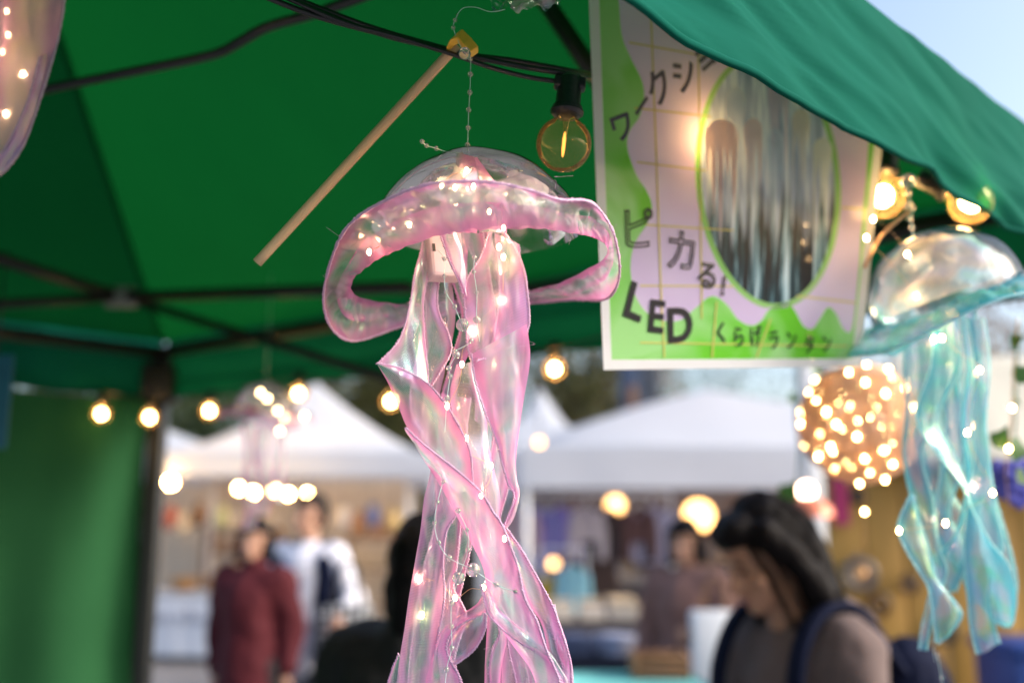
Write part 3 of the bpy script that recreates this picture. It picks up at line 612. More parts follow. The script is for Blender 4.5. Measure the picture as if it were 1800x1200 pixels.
for p in q: put('led', LEDM2, o, p)
obj('hanging_line', tube([fc + Vector((0, 0, .07)), fc + Vector((0, 0, .42))], .0006, 5), M_NYLON, fl)

# ================================================================== POSTER
pTL, pTR, pBL = at(1036, -40, .955), at(1578, -40, 1.205), at(1063, 646, .98)
pn = (pTR - pTL).cross(pBL - pTL).normalized()
pn = -pn if pn.y > 0 else pn                    # faces the camera
pcx = (pTR - pTL).normalized(); pcy = pcx.cross(pn).normalized(); pcy = -pcy if pcy.z < 0 else pcy
def pp(px, py, off=0.):
    r = ray(px, py); o = Vector((0, 0, CAMZ)); k = (pTL + pn * off - o).dot(pn) / r.dot(pn); return o + r * k
def sheet(name, L, off, m, parent, hole=None, uvbox=None):
    bm = bmesh.new(); px_ = []
    for loop in [L] + ([hole] if hole else []):
        vs = []
        for x, y in loop: vs.append(bm.verts.new(pp(x, y, off))); px_.append((x, y))
        for i in range(len(vs)): bm.edges.new((vs[i], vs[(i + 1) % len(vs)]))
    bmesh.ops.triangle_fill(bm, use_beauty=True, edges=bm.edges[:], normal=pn); bm.verts.index_update()
    V = [v.co.copy() for v in bm.verts]; F = [tuple(v.index for v in f.verts) for f in bm.faces]; bm.free()
    uv = [((x - uvbox[0]) / (uvbox[2] - uvbox[0]), 1 - (y - uvbox[1]) / (uvbox[3] - uvbox[1])) for x, y in px_] if uvbox else None
    return obj(name, (V, F), m, parent, smooth=False, uvs=uv)
def printed(name, c1, c2, scale, transl=.40, uv=False, rough=.5):
    m, n, l = newmat(name); out = n.new('ShaderNodeOutputMaterial'); tc = n.new('ShaderNodeTexCoord'); nz = n.new('ShaderNodeTexNoise'); setin(nz, Scale=scale, Detail=2.0, Distortion=.8)
    l.new(tc.outputs['Object'], nz.inputs['Vector']); rp = ramp(n, [(.40, c1), (.58, c2)]); l.new(nz.outputs[0], rp.inputs[0])
    p = n.new('ShaderNodeBsdfPrincipled'); l.new(rp.outputs[0], p.inputs['Base Color']); setin(p, Roughness=rough); p.inputs['Coat Weight'].default_value = .22; p.inputs['Coat Roughness'].default_value = .08; p.inputs['Specular IOR Level'].default_value = .1
    t = n.new('ShaderNodeBsdfTranslucent'); l.new(rp.outputs[0], t.inputs[0]); ms = n.new('ShaderNodeMixShader'); ms.inputs[0].default_value = transl
    l.new(p.outputs[0], ms.inputs[1]); l.new(t.outputs[0], ms.inputs[2]); l.new(ms.outputs[0], out.inputs[0]); return m
MP_W = printed('laminated_white', (.80, .81, .86), (.84, .85, .89), 8)
MP_G = printed('print_green', (.15, .60, .03), (.36, .74, .28), 9)
MP_P = printed('print_pink', (.66, .54, .84), (.76, .66, .92), 6)
MP_Y = printed('print_yellow', (.66, .58, .18), (.70, .62, .22), 5)
MP_K = printed('print_black', (.008, .008, .012), (.015, .015, .02), 5, .02)
MP_B = printed('print_grey_brown', (.13, .11, .15), (.18, .15, .19), 5, .1)
MP_R = printed('print_lime_ring', (.26, .58, .16), (.36, .62, .26), 5)
def photo_print():
    m, n, l = newmat('print_photo'); out = n.new('ShaderNodeOutputMaterial'); tc = n.new('ShaderNodeTexCoord'); sx = n.new('ShaderNodeSeparateXYZ'); l.new(tc.outputs['UV'], sx.inputs[0])
    mp = n.new('ShaderNodeMapping'); mp.inputs['Scale'].default_value = (9, .9, 1); l.new(tc.outputs['UV'], mp.inputs[0])
    nz = n.new('ShaderNodeTexNoise'); setin(nz, Scale=1.5, Detail=4.0, Roughness=.65, Distortion=.2); l.new(mp.outputs[0], nz.inputs[0])
    top = ramp(n, [(.35, (.30, .38, .55)), (.46, (.46, .55, .74)), (.54, (.78, .86, .97)), (.66, (.97, .97, 1))]); l.new(nz.outputs[0], top.inputs[0])
    bot = ramp(n, [(.44, (.006, .008, .014)), (.52, (.02, .06, .08)), (.58, (.22, .38, .46)), (.68, (.7, .82, .9))]); l.new(nz.outputs[0], bot.inputs[0])
    n2 = n.new('ShaderNodeTexNoise'); setin(n2, Scale=14.0, Detail=2.0)
    mp2 = n.new('ShaderNodeMapping'); mp2.inputs['Scale'].default_value = (1.6, .12, 1); l.new(tc.outputs['UV'], mp2.inputs[0]); l.new(mp2.outputs[0], n2.inputs[0])
    yy = math_(n, l, 'ADD', sx.outputs[1], math_(n, l, 'MULTIPLY', math_(n, l, 'SUBTRACT', n2.outputs[0], .5), .7))
    mr = n.new('ShaderNodeMapRange'); setin(mr, From_Min=.28, From_Max=.46); l.new(yy, mr.inputs[0])
    mx = n.new('ShaderNodeMix'); mx.data_type = 'RGBA'; l.new(mr.outputs[0], mx.inputs[0]); l.new(bot.outputs[0], mx.inputs[6]); l.new(top.outputs[0], mx.inputs[7])
    p = n.new('ShaderNodeBsdfPrincipled'); l.new(mx.outputs[2], p.inputs['Base Color']); setin(p, Roughness=.5); p.inputs['Coat Weight'].default_value = .22; p.inputs['Coat Roughness'].default_value = .08; p.inputs['Specular IOR Level'].default_value = .1
    t = n.new('ShaderNodeBsdfTranslucent'); l.new(mx.outputs[2], t.inputs[0]); ms = n.new('ShaderNodeMixShader'); ms.inputs[0].default_value = .25
    l.new(p.outputs[0], ms.inputs[1]); l.new(t.outputs[0], ms.inputs[2]); l.new(ms.outputs[0], out.inputs[0]); return m
MP_PH = photo_print()
po = thing('poster', 'laminated green and pink workshop poster with an oval photo hung under the valance', 'poster', pp(1290, 646))
blob = [(1090, -40), (1089, 20), (1094, 66), (1110, 105), (1128, 142), (1132, 172), (1124, 205), (1106, 232), (1103, 262), (1118, 306), (1138, 338), (1146, 364), (1138, 392), (1118, 424), (1109, 456), (1110, 492), (1120, 526), (1140, 552), (1168, 564), (1198, 562), (1222, 542), (1246, 522), (1264, 524), (1282, 540), (1298, 562), (1322, 572), (1340, 562), (1350, 546), (1380, 530), (1396, 544), (1412, 572), (1428, 578), (1441, 560), (1456, 540), (1470, 552), (1480, 574), (1491, 584), (1500, 566), (1510, 470), (1516, 380), (1524, 300), (1534, 160), (1536, 106), (1490, 92), (1300, 40), (1160, 2)]
def smooth_loop(L, n=220):
    q = catmull([Vector((x, y, 0)) for x, y in L], n, True); return [(v.x, v.y) for v in q]
def oval(cx, cy, rx, ry, rot, n=64): return [(cx + rx * math.cos(a) * math.cos(rot) - ry * math.sin(a) * math.sin(rot), cy + rx * math.cos(a) * math.sin(rot) + ry * math.sin(a) * math.cos(rot)) for a in [2 * math.pi * i / n for i in range(n)]]
RECT = [(1052, -40), (1552, 92), (1498, 630), (1075, 632)]; BL_ = smooth_loop(blob); BL_ = [(x, max(y, -32 + (x - 1052) * .268)) for x, y in BL_]; OV1 = oval(1350, 318, 127, 226, R(-5)); OV2 = oval(1350, 318, 117, 216, R(-5))
sheet('laminate_border', [(1033, -48), (1568, 84), (1512, 644), (1061, 650)], 0, MP_W, po, RECT)
sheet('green_print', RECT, 0, MP_G, po, BL_)
sheet('pink_print', BL_, 0, MP_P, po, OV1)
gl = []
for (x0, y0, x1, y1) in [(1142, -40, 1164, 560), (1226, -40, 1234, 560), (1106, 75, 1530, 150), (1120, 285, 1240, 300), (1115, 190, 1250, 205), (1125, 502, 1290, 503), (1135, 395, 1290, 405), (1480, 365, 1520, 368), (1400, 520, 1505, 532), (1165, 560, 1168, 628), (1260, 530, 1252, 628), (1355, 560, 1330, 628), (1125, 602, 1490, 608)]:
    d = Vector((x1 - x0, y1 - y0)).normalized(); w_ = Vector((-d.y, d.x)) * 1.3
    o = sheet('grid_line', [(x0 + w_.x, y0 + w_.y), (x1 + w_.x, y1 + w_.y), (x1 - w_.x, y1 - w_.y), (x0 - w_.x, y0 - w_.y)], .0008, MP_Y, po)
sheet('oval_border', OV1, 0, MP_R, po, OV2)
ph = sheet('oval_photo', OV2, 0, MP_PH, po, None, (1228, 96, 1472, 542))
for (cx, cy, rx, ry, c) in [(1294, 176, 17, 22, (.80, .82, .88)), (1268, 240, 29, 30, (.84, .62, .60)), (1324, 230, 16, 22, (.80, .68, .70)), (1368, 160, 18, 26, (.76, .66, .78)), (1408, 214, 16, 22, (.84, .78, .74)), (1446, 264, 17, 22, (.80, .83, .78)), (1362, 250, 14, 26, (.70, .80, .92))]:
    mm = printed('print_tint_%d' % cx, [k * .94 for k in c], c, 30)
    dm_ = [(cx + rx * math.cos(a), cy - ry * math.sin(a)) for a in [math.pi * i / 14 for i in range(15)]]; tails = []
    for q in range(9):                                   # hanging strands under the small dome
        f = 1 - q / 4; ln = ry * (4.4 + 2.2 * math.sin(q * 2.1 + cx)); tails += [(cx - rx * .82 * f - (1.2 if q else 0), cy + (ry * .5 if q % 2 else ln)), ]
    sheet('photo_lantern', dm_ + tails, .0008, mm, ph)
# lettering
def glyph(ch, px, py, size_px, rot, m, outline=0, bold=0, name='letter', sx=1.0):
    cu = bpy.data.curves.new('glyph', 'FONT'); cu.body = ch; cu.align_x = 'CENTER'; cu.align_y = 'CENTER'; cu.resolution_u = 4
    if outline: cu.fill_mode = 'NONE'; cu.bevel_depth = outline
    else: cu.extrude = .012; cu.offset = bold
    tmp = bpy.data.objects.new('glyph', cu); C.objects.link(tmp); bpy.context.view_layer.update()
    dg = bpy.context.evaluated_depsgraph_get(); me0 = tmp.evaluated_get(dg).to_mesh(); V = [v.co.copy() for v in me0.vertices]; F = [tuple(p.vertices) for p in me0.polygons]
    tmp.evaluated_get(dg).to_mesh_clear(); bpy.data.objects.remove(tmp); bpy.data.curves.remove(cu)
    if not V: return None
    lo = Vector((min(v.x for v in V), min(v.y for v in V), 0)); hi = Vector((max(v.x for v in V), max(v.y for v in V), 0)); mid = (lo + hi) / 2
    c = pp(px, py, .0012); s = size_px * (c - Vector((0, 0, CAMZ))).length / FPX * .95; cs, sn = math.cos(rot), math.sin(rot); W = []
    for v in V:
        x = (v.x - mid.x) * sx; y = v.y - mid.y; z = max(-.2, min(.2, v.z)); X = x * cs - y * sn; Y = x * sn + y * cs
        W.append(c + pcx * (X * s) + pcy * (Y * s) + pn * (z * s * .25))
    return obj(name, (W, F), m, po, smooth=False)
for ch, x, y, sz, r in [('ワ', 1094, 224, 58, 12), ('ー', 1128, 186, 50, 42), ('ク', 1158, 152, 66, 26), ('シ', 1203, 130, 64, 24), ('ョ', 1240, 102, 60, 28), ('ッ', 1274, 88, 54, 30), ('プ', 1318, 78, 60, 34)]:
    glyph(ch, x, y, sz, R(r), MP_B, bold=.02)
for ch, x, y, sz, r in [('ピ', 1124, 400, 84, -8), ('カ', 1198, 440, 82, -14), ('る', 1243, 484, 56, -16), ('!', 1272, 502, 48, -20)]:
    glyph(ch, x, y, sz, R(r), MP_K, outline=.026 * 60 / sz)
for ch, x, y, sz, r in [('L', 1118, 530, 92, -28), ('E', 1155, 556, 82, -16), ('D', 1196, 571, 88, -8)]: glyph(ch, x, y, sz, R(r), MP_K, bold=.025)
for k, ch in enumerate('くらげランタン'): glyph(ch, 1268 + k * 31, 584 + k * 3.2 + (4 if k % 2 else 0), 42 - k, R(-4), MP_K, bold=.015, sx=.8)

# ================================================================== LIGHT BALL AND GARLAND
bc2 = at(1511, 744, 1.78); br = .106
ball = thing('light_ball', 'round ball of copper fairy lights hanging beside the blue lantern', 'lamp', bc2 - Vector((0, 0, br)))
rnd = random.Random(11); W = []
for k in range(210):
    ax = Vector((rnd.gauss(0, 1), rnd.gauss(0, 1), rnd.gauss(0, 1))).normalized(); x = ax.orthogonal().normalized(); y = ax.cross(x); off = rnd.uniform(-.6, .6); rr = br * math.sqrt(1 - off * off) * rnd.uniform(.93, 1.0)
    a0 = rnd.uniform(0, 6.28); P = [bc2 + ax * off * br + (x * math.cos(a0 + t * .21) + y * math.sin(a0 + t * .21)) * rr * (1 + .03 * math.sin(t * 1.7 + k)) for t in range(23)]
    W.append(tube(P, .0013, 4, False))
obj('wire_mesh', merge(*W), pbr('peach_wire', (.95, .74, .58), .6, .1, 60, 0, transl=.4), ball)
LED3 = mesh('led', *ell((0, 0, 0), (.0030, .0030, .0038), 8, 6), emit('ball_led', (1.0, .64, .24), 36))
for i in range(76):
    z = 1 - 2 * (i + .5) / 76; a = i * 2.39996 + rnd.uniform(-.2, .2); s = math.sqrt(1 - z * z)
    put('led', LED3, ball, bc2 + Vector((s * math.cos(a), s * math.sin(a), z)) * br * (rnd.uniform(.97, 1.03) if i % 4 else rnd.uniform(.45, .85)))
obj('hanging_cord', tube([bc2 + Vector((0, 0, br)), bc2 + Vector((0, .0, .47))], .0012, 5), M_CABLE, ball)
M_LEAF = pbr('ivy_leaf', (.035, .12, .02), .5, .4, 30, .1, transl=.2)
gd = thing('ivy_garland', 'ivy garland with fairy lights hanging right of the blue lantern', 'garland', at(1775, 900, 1.45))
gp = [(1790, 560), (1782, 640), (1779, 717), (1773, 788), (1768, 830), (1775, 900)]
gq = pts(gp, 1.45); go = obj('fairy_wire', tube(catmull(gq, 40), .0009, 5), M_WIRE, gd)
for p in ((1779, 717), (1773, 788)): put('led', LED3, go, at(*p, 1.44))
def leaf(c, s, M, m, parent, name='leaf'):
    out = [(0, -.5), (.28, -.42), (.5, -.1), (.34, .05), (.2, .2), (0, .55), (-.2, .2), (-.34, .05), (-.5, -.1), (-.28, -.42)]
    V = [c + M @ Vector((x * s, (.12 * s * abs(x) * 2), y * s)) for x, y in out] + [c]
    return obj(name, (V, [(i, (i + 1) % 10, 10) for i in range(10)]), m, parent)
for (x, y, s, a) in [(1762, 768, .036, .4), (1795, 790, .040, 1.9), (1802, 840, .036, 2.6), (1790, 700, .03, 3.5), (1800, 655, .034, .9), (1788, 600, .03, 5)]:
    leaf(at(x, y, 1.45), s, Euler((.3, a, .3 * a)).to_matrix(), M_LEAF, gd)
bf = thing('blue_flower', 'cluster of violet blue flowers among the ivy right of the blue lantern', 'flower', at(1778, 862, 1.7))
M_BFL = pbr('violet_petals', (.10, .11, .55), .6, .4, 40, .1, transl=.3)
for k in range(11):
    a = at(1778 + rnd.uniform(-26, 26), 850 + rnd.uniform(-28, 26), 1.7 + rnd.uniform(-.03, .03)); L = []
    for q in range(5):
        an = q * 1.2566 + k; L.append(ell(a + Vector((math.cos(an) * .011, -.004, math.sin(an) * .011)), (.010, .004, .010), 8, 6))
    obj('blossom', merge(*L), M_BFL, bf)
obj('stem', tube([at(1790, 560, 1.7), at(1780, 850, 1.7)], .002, 6), M_LEAF, bf)
v2 = thing('ivy_garland', 'short ivy sprig hanging beside the copper pendant lamp', 'garland', at(1400, 870, 2.2))
o = obj('vine', tube(catmull(pts([(1405, 640), (1398, 720), (1404, 800), (1396, 880)], 2.2), 30), .0015, 5), M_LEAF, v2)
for (x, y, s, a) in [(1390, 862, .055, .6), (1396, 700, .03, 2), (1440, 655, .045, 3)]: leaf(at(x, y, 2.2), s, Euler((.3, a, .3 * a)).to_matrix(), M_LEAF, v2)
lw_ = thing('led_drop', 'fine fairy light wire hanging below the light ball', 'fairy light', at(1520, 960, 1.75))
o = obj('wire', tube(catmull(pts([(1515, 838), (1519, 870), (1520, 900), (1523, 960)], 1.75), 20), .0006, 5), M_WIRE, lw_)
put('led', LED3, lw_, at(1520, 899, 1.74))

# ================================================================== WHITE TENTS OF THE MARKET
def market_tent(label, X, Y, half, eave, val, peak, rz, name='market_tent', m=M_WTENT, conc=1.35):
    t = thing(name, label, 'tent', (X, Y, 0), 'white canvas tents across the market', rz)
    k = 32; V = []; F = []
    for i in range(k + 1):
        for j in range(k + 1):
            x = (i / k - .5) * 2; y = (j / k - .5) * 2; q = max(abs(x), abs(y)); q = .5 * q + .5 * (abs(x) ** 3 + abs(y) ** 3) ** (1 / 3) if q > 0 else 0
            V.append((x * half, y * half, eave + (peak - eave) * max(0, 1 - min(1, q)) ** conc + .02 * noise.noise(Vector((x * 3 + X, y * 3, Y)))))
    for i in range(k):
        for j in range(k): F.append((i * (k + 1) + j, (i + 1) * (k + 1) + j, (i + 1) * (k + 1) + j + 1, i * (k + 1) + j + 1))
    obj('roof', (V, F), m, t, local=True)
    for a in range(4):
        V = []; F = []
        for i in range(25):
            for j in range(5):
                u = (i / 24 - .5) * 2 * half; z = eave - val * j / 4; o = half + .01 + .015 * noise.noise(Vector((i * .5, j * .3, a))) * j / 4
                p = Vector((u, -o, z)); V.append(Matrix.Rotation(a * math.pi / 2, 3, 'Z') @ p)
        for i in range(24):
            for j in range(4): F.append((i * 5 + j, i * 5 + 5 + j, i * 5 + 6 + j, i * 5 + 1 + j))
        obj('valance', (V, F), m, t, local=True)
        c = Matrix.Rotation(a * math.pi / 2, 3, 'Z') @ Vector((-half + .04, -half + .04, 0))
        obj('leg', bar((c.x, c.y, 0), (c.x, c.y, eave), .05, .05), M_WMETAL, t, local=True)
        d = Matrix.Rotation((a + 1) * math.pi / 2, 3, 'Z') @ Vector((-half + .04, -half + .04, 0))
        obj('eave_bar', bar((c.x, c.y, eave - .06), (d.x, d.y, eave - .06), .03, .03), M_WMETAL, t, local=True)
    return t
def gX(px, Y): return atY(px, 930, Y).x
TA = market_tent('white tent with tall peak behind the couple in red and white', gX(545, 13), 13, 1.62, 2.38, .28, 3.40, R(4))
TBt = market_tent('white tent with low roof next to the black tent leg', gX(250, 14.6), 14.6, 1.6, 2.50, .26, 3.05, R(-3))
TC = market_tent('white tent with rounded roof over the accessories stall', gX(1250, 10), 10, 2.0, 2.16, .34, 2.90, R(3), conc=.80)
TD = market_tent('white tent behind the pink ribbons joined to the accessories stall', gX(945, 14.2), 14.2, 1.6, 2.35, .30, 3.15, R(-4), conc=1.0)
TE = market_tent('far white tent whose pointed tip shows beside the pink ribbons', gX(950, 17), 17, 1.4, 2.5, .25, 3.92, R(10), conc=1.9)

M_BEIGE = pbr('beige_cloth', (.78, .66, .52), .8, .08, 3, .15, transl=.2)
M_BROWN = pbr('brown_wood', (.20, .10, .045), .6, .3, 6, .2, stretch=(1, 6, 1))
M_DKBR = pbr('dark_beam', (.07, .05, .05), .6, .2, 5, .1)
M_CLOTH = pbr('white_tablecloth', (.66, .70, .78), .8, .05, 6, .15)
M_TEAL = pbr('teal_tablecloth', (.10, .36, .36), .8, .1, 8, .2)
M_OCHRE = pbr('ochre_board', (.40, .22, .045), .6, .3, 4, .15, stretch=(1, 1, .25))
M_CREAM = pbr('cream_canvas', (.66, .63, .54), .7, .05, 4, .1, transl=.2)
def cloth_wall(name, label, x0, x1, Y, z0, z1, m, cat, fold=.03, rz=0):
    V = []; F = []; nu, nv = 60, 12
    for i in range(nu + 1):
        for j in range(nv + 1):
            x = x0 + (x1 - x0) * i / nu; z = z0 + (z1 - z0) * j / nv; V.append((x, Y + fold * math.sin(x * 9 + 2 * noise.noise(Vector((x * 2, z, Y)))) * (1.2 - j / nv), z))
    for i in range(nu):
        for j in range(nv): F.append((i * (nv + 1) + j, (i + 1) * (nv + 1) + j, (i + 1) * (nv + 1) + j + 1, i * (nv + 1) + j + 1))
    o = obj(name, (V, F), m); sm = o.modifiers.new('thickness', 'SOLIDIFY'); sm.thickness = .008; return tag(o, label, cat)
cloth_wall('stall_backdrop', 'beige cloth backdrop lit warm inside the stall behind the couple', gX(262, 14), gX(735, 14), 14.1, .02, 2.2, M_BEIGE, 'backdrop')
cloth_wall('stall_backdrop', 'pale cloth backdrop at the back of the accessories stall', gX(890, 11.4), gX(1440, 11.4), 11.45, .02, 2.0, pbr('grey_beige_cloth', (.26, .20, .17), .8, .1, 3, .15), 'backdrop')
tag(obj('awning_beam', bar(atY(262, 822, 12.6), atY(432, 818, 12.6), .12, .20, .01), M_DKBR), 'dark brown beam under the white roof beside the black tent leg', 'beam')

# ------------------------------------------------------------------ stall furniture
def table(label, X, Y, w, d, h, m, drop, rz=0, wood=None, group=None, name='draped_table'):
    t = thing(name, label, 'table', (X, Y, 0), group, rz)
    obj('table_top', boxvf((0, 0, h - .02), (w, d, .035), None, .004), M_BROWN, t, local=True)
    for sx in (-1, 1):
        for sy in (-1, 1): obj('leg', bar((sx * (w / 2 - .05), sy * (d / 2 - .05), 0), (sx * (w / 2 - .05), sy * (d / 2 - .05), h - .03), .035, .035), M_FRAME, t, local=True)
    V = []; F = []; P = []
    per = [(-w / 2, -d / 2), (w / 2, -d / 2), (w / 2, d / 2), (-w / 2, d / 2)]
    for a in range(4):
        for i in range(24):
            p = Vector(per[a]).lerp(Vector(per[(a + 1) % 4]), i / 24); P.append(p * 1.015)
    nz_ = 8
    for j in range(nz_ + 1):
        for i, p in enumerate(P):
            o = 1 + .035 * (j / nz_) * (1 + math.sin(i * 1.3 + math.sin(i * .4))); V.append((p.x * o, p.y * o, h + .003 - drop * j / nz_))
    k = len(P)
    for j in range(nz_):
        for i in range(k): F.append((j * k + i, j * k + (i + 1) % k, (j + 1) * k + (i + 1) % k, (j + 1) * k + i))
    F.append(tuple(range(k))); obj('tablecloth', (V, F), m, t, local=True); return t
tw = table('long table under a white printed cloth next to the black tent leg', gX(345, 12.2), 12.2, 1.7, .7, .78, M_CLOTH, .70, R(-8))
M_INK = pbr('blue_ink', (.05, .09, .20), .7, .1, 5, 0)
for k in range(9):                               # unreadable lettering on the cloth
    x = -.42 + k * .095 + (.06 if k > 3 else 0); hgt = .16 if k in (0, 5) else .09
    obj('letter', tube(catmull([Vector((x, -.395, .46)), Vector((x + .01, -.397, .46 + hgt)), Vector((x + .05, -.397, .46 + hgt * .6)), Vector((x + .02, -.397, .47)), Vector((x + .07, -.395, .46))], 16), .006, 5), M_INK, tw, local=True)
def crate(name, label, p, s, m, cat='crate', group=None, rz=0):
    t = thing(name, label, cat, p, group, rz); w, d, h = s
    for sx in (-1, 1): obj('side', boxvf((sx * (w / 2 - .008), 0, h / 2), (.016, d, h), None, .002), m, t, local=True)
    for sy in (-1, 1):
        for k in range(3): obj('slat', boxvf((0, sy * (d / 2 - .006), h * (k + .5) / 3), (w - .034, .012, h / 3 - .012), None, .002), m, t, local=True)
    obj('bottom', boxvf((0, 0, .008), (w - .04, d - .03, .012)), m, t, local=True); return t
def jar(label, p, r, h, m, cat='jar', group=None, name='jar'):
    t = thing(name, label, cat, p, group)
    obj('body', lathe([(.0005, 0), (r * .85, 0), (r, h * .12), (r * 1.02, h * .5), (r * .9, h * .75), (r * .55, h * .84), (r * .55, h * .88)], (0, 0, 0), 16), m, t, local=True)
    obj('lid', lathe([(r * .6, h * .88), (r * .62, h * .97), (r * .3, h), (.0005, h)], (0, 0, 0), 16), M_BROWN, t, local=True); return t
def bread_basket(label, p, r, m, group=None):
    t = thing('wicker_basket', label, 'basket', p, group); W = []
    for k in range(7):
        rr = r * (.75 + .25 * k / 6); z = .012 + k * .022; W.append(tube([Vector((rr * math.cos(a), rr * math.sin(a), z + .004 * math.sin(a * 9))) for a in [2 * math.pi * i / 28 for i in range(29)]], .011, 5, False))
    obj('weave', merge(*W), m, t, local=True)
    obj('base', lathe([(.0005, 0), (r * .75, 0), (r * .76, .02), (.0005, .021)], (0, 0, 0), 18), m, t, local=True)
    return t
M_WICK = pbr('wicker', (.34, .19, .08), .7, .3, 30, .2)
M_COL = [pbr('goods_%d' % i, c, .6, .2, 14, .1) for i, c in enumerate([(.32, .17, .07), (.55, .42, .28), (.62, .55, .46), (.22, .11, .06), (.48, .25, .14), (.66, .60, .56)])]
# shelf behind the couple
def shelf_unit(label, X, Y, w, h, levels, m, rz=0):
    t = thing('display_shelf', label, 'shelf', (X, Y, 0), None, rz)
    for sx in (-1, 1): obj('upright', boxvf((sx * w / 2, 0, h / 2), (.04, .3, h), None, .004), m, t, local=True)
    for z in levels: obj('shelf_board', boxvf((0, 0, z), (w - .05, .3, .025), None, .003), m, t, local=True)
    return t
rnd = random.Random(23)
SH = shelf_unit('brown wooden shelf of small goods left of the woman in red', gX(412, 12.6), 13.1, .95, 1.52, (.5, .9, 1.2, 1.5), M_BROWN)
names = ['amber', 'tan', 'cream', 'dark brown', 'russet', 'ivory']
cnt = 0
for z in (.9125, 1.2125, 1.5125):
    for k in range(4):
        x = gX(412, 12.6) - .34 + k * .22; i = rnd.randrange(6); place = {.9125: 'lower', 1.2125: 'middle', 1.5125: 'top'}[z]
        jar('%s lidded pot on the %s board of the brown shelf, %s of its row' % (names[i], place, ['first', 'second', 'third', 'last'][k]), (x, 13.08, z), rnd.uniform(.06, .09), rnd.uniform(.16, .25), M_COL[i], 'pot', 'pots on the brown shelf', 'lidded_pot')
for k in range(3): bread_basket(['round wicker basket on the left end of the white printed table', 'round wicker basket on the middle of the white printed table', 'round wicker basket on the white table behind the woman in red'][k], (gX(330, 12.2) + k * .42, 12.2 - k * .05, .785), .16, M_WICK, 'baskets on the white table')
for k, (x, y, c, nm) in enumerate([(300, 905, (.42, .12, .08), 'brick red'), (322, 915, (.60, .52, .40), 'sand'), (350, 900, (.16, .09, .05), 'dark brown'), (390, 905, (.30, .34, .22), 'sage'), (605, 905, (.62, .58, .55), 'white'), (632, 915, (.45, .22, .10), 'rust'), (655, 902, (.16, .18, .34), 'indigo'), (690, 910, (.55, .38, .16), 'honey')]):
    p = atY(x, y, 12.4); t = thing('hanging_pouch', '%s cloth pouch hanging under the peaked tent' % nm, 'pouch', p, 'pouches hung in the stall behind the couple'); m = pbr('pouch_%d' % k, c, .8, .2, 20, .2)
    obj('pouch', lathe([(.001, -.17), (.07, -.16), (.10, -.08), (.085, .02), (.05, .09), (.065, .12)], p, 14), m, t); obj('drawstring', tube([p + Vector((0, 0, .09)), p + Vector((0, 0, 2.2 - p.z if p.z < 2.1 else .2))], .004, 5), M_BROWN, t)
SH2 = shelf_unit('brown wooden shelf right of the man in the navy vest', gX(660, 12.8), 13.2, .8, 1.4, (.55, 1.0, 1.38), M_BROWN)
for k in range(3): jar(['tall russet vase on the left of the shelf by the man', 'tall russet vase in the middle of the shelf by the man', 'tall russet vase on the right of the shelf by the man'][k], (gX(660, 12.8) - .24 + k * .22, 13.15, 1.393), .085, .34, M_COL[4], 'vase', 'russet vases', 'tall_vase')
for k in range(4): crate('wooden_crate', ['pale wooden crate at the left end of the middle shelf board', 'pale wooden crate, second on the middle shelf board', 'pale wooden crate, third on the middle shelf board', 'pale wooden crate at the right end of the middle shelf board'][k], (gX(660, 12.8) - .28 + k * .185, 13.15, 1.0135), (.16, .2, .2), M_COL[1], 'crate', 'crates on the shelf by the man')

# ------------------------------------------------------------------ stall lamps
def globe_lamp(label, p, r, cord, m=E_GLOBE, group=None):
    t = thing('globe_lamp', label, 'lamp', p, group)
    obj('globe', lathe([(max(1e-4, math.sin(math.pi * i / 14 * .95) * r), -math.cos(math.pi * i / 14 * .95) * r) for i in range(15)], p, 18), m, t)
    obj('cap', lathe([(r * .2, r * .95), (r * .35, r * 1.0), (r * .3, r * 1.35), (.001, r * 1.4)], p, 12), M_DARK, t)
    obj('cord', tube([Vector(p) + Vector((0, 0, r * 1.35)), Vector(p) + Vector((0, 0, cord))], .004, 5), M_CABLE, t); return t
E_SM = emit('stall_bulb', (1.0, .58, .20), 100)
E_BIG = emit('stall_lamp', (1.0, .50, .17), 4)
for k, (x, y) in enumerate([(420, 858), (446, 865), (483, 862), (507, 868), (540, 868)]):
    p = atY(x, y, 12); globe_lamp('small round lamp of the row under the tall peaked tent, %s' % ['at its left end', 'second from the tent leg', 'third from the tent leg', 'fourth from the tent leg', 'above the man'][k], p, .028, 2.2 - p.z if p.z < 2.1 else .2, E_SM, 'small lamps under the peaked tent')
p = atY(300, 847, 11.4); globe_lamp('bright round lamp above the white printed table', p, .045, .35, E_SM)
p = atY(1081, 888, 9.4); globe_lamp('amber globe lamp above the hanging clothes', p, .085, .34, E_BIG)
p = atY(1228, 906, 9.6); globe_lamp('large amber globe lamp behind the woman with the backpack', p, .14, .5, E_BIG)
p = atY(973, 990, 8.6); globe_lamp('small amber globe lamp standing among the hanging clothes', p, .04, .6, E_BIG)
p = atY(948, 777, 7.4); globe_lamp('small round lamp before the roof beside the pink ribbons', p, .030, .5, E_BIG)
p = at(1418, 862, 3.3)
t = thing('pendant_lamp', 'copper pendant lamp with glowing bulb by the white post', 'lamp', p)
obj('bulb', ell(p, (.028, .028, .028)), emit('pendant_bulb', (1, .62, .42), 9), t)
obj('shade', lathe([(.085, -.085), (.08, -.06), (.05, -.03), (.03, -.02)], p, 20), pbr('copper_shade', (.60, .18, .10), .4, .1, 20, .05, metal=.3), t)
obj('cord', tube([p + Vector((0, 0, .02)), p + Vector((0, 0, .6))], .003, 5), M_CABLE, t)

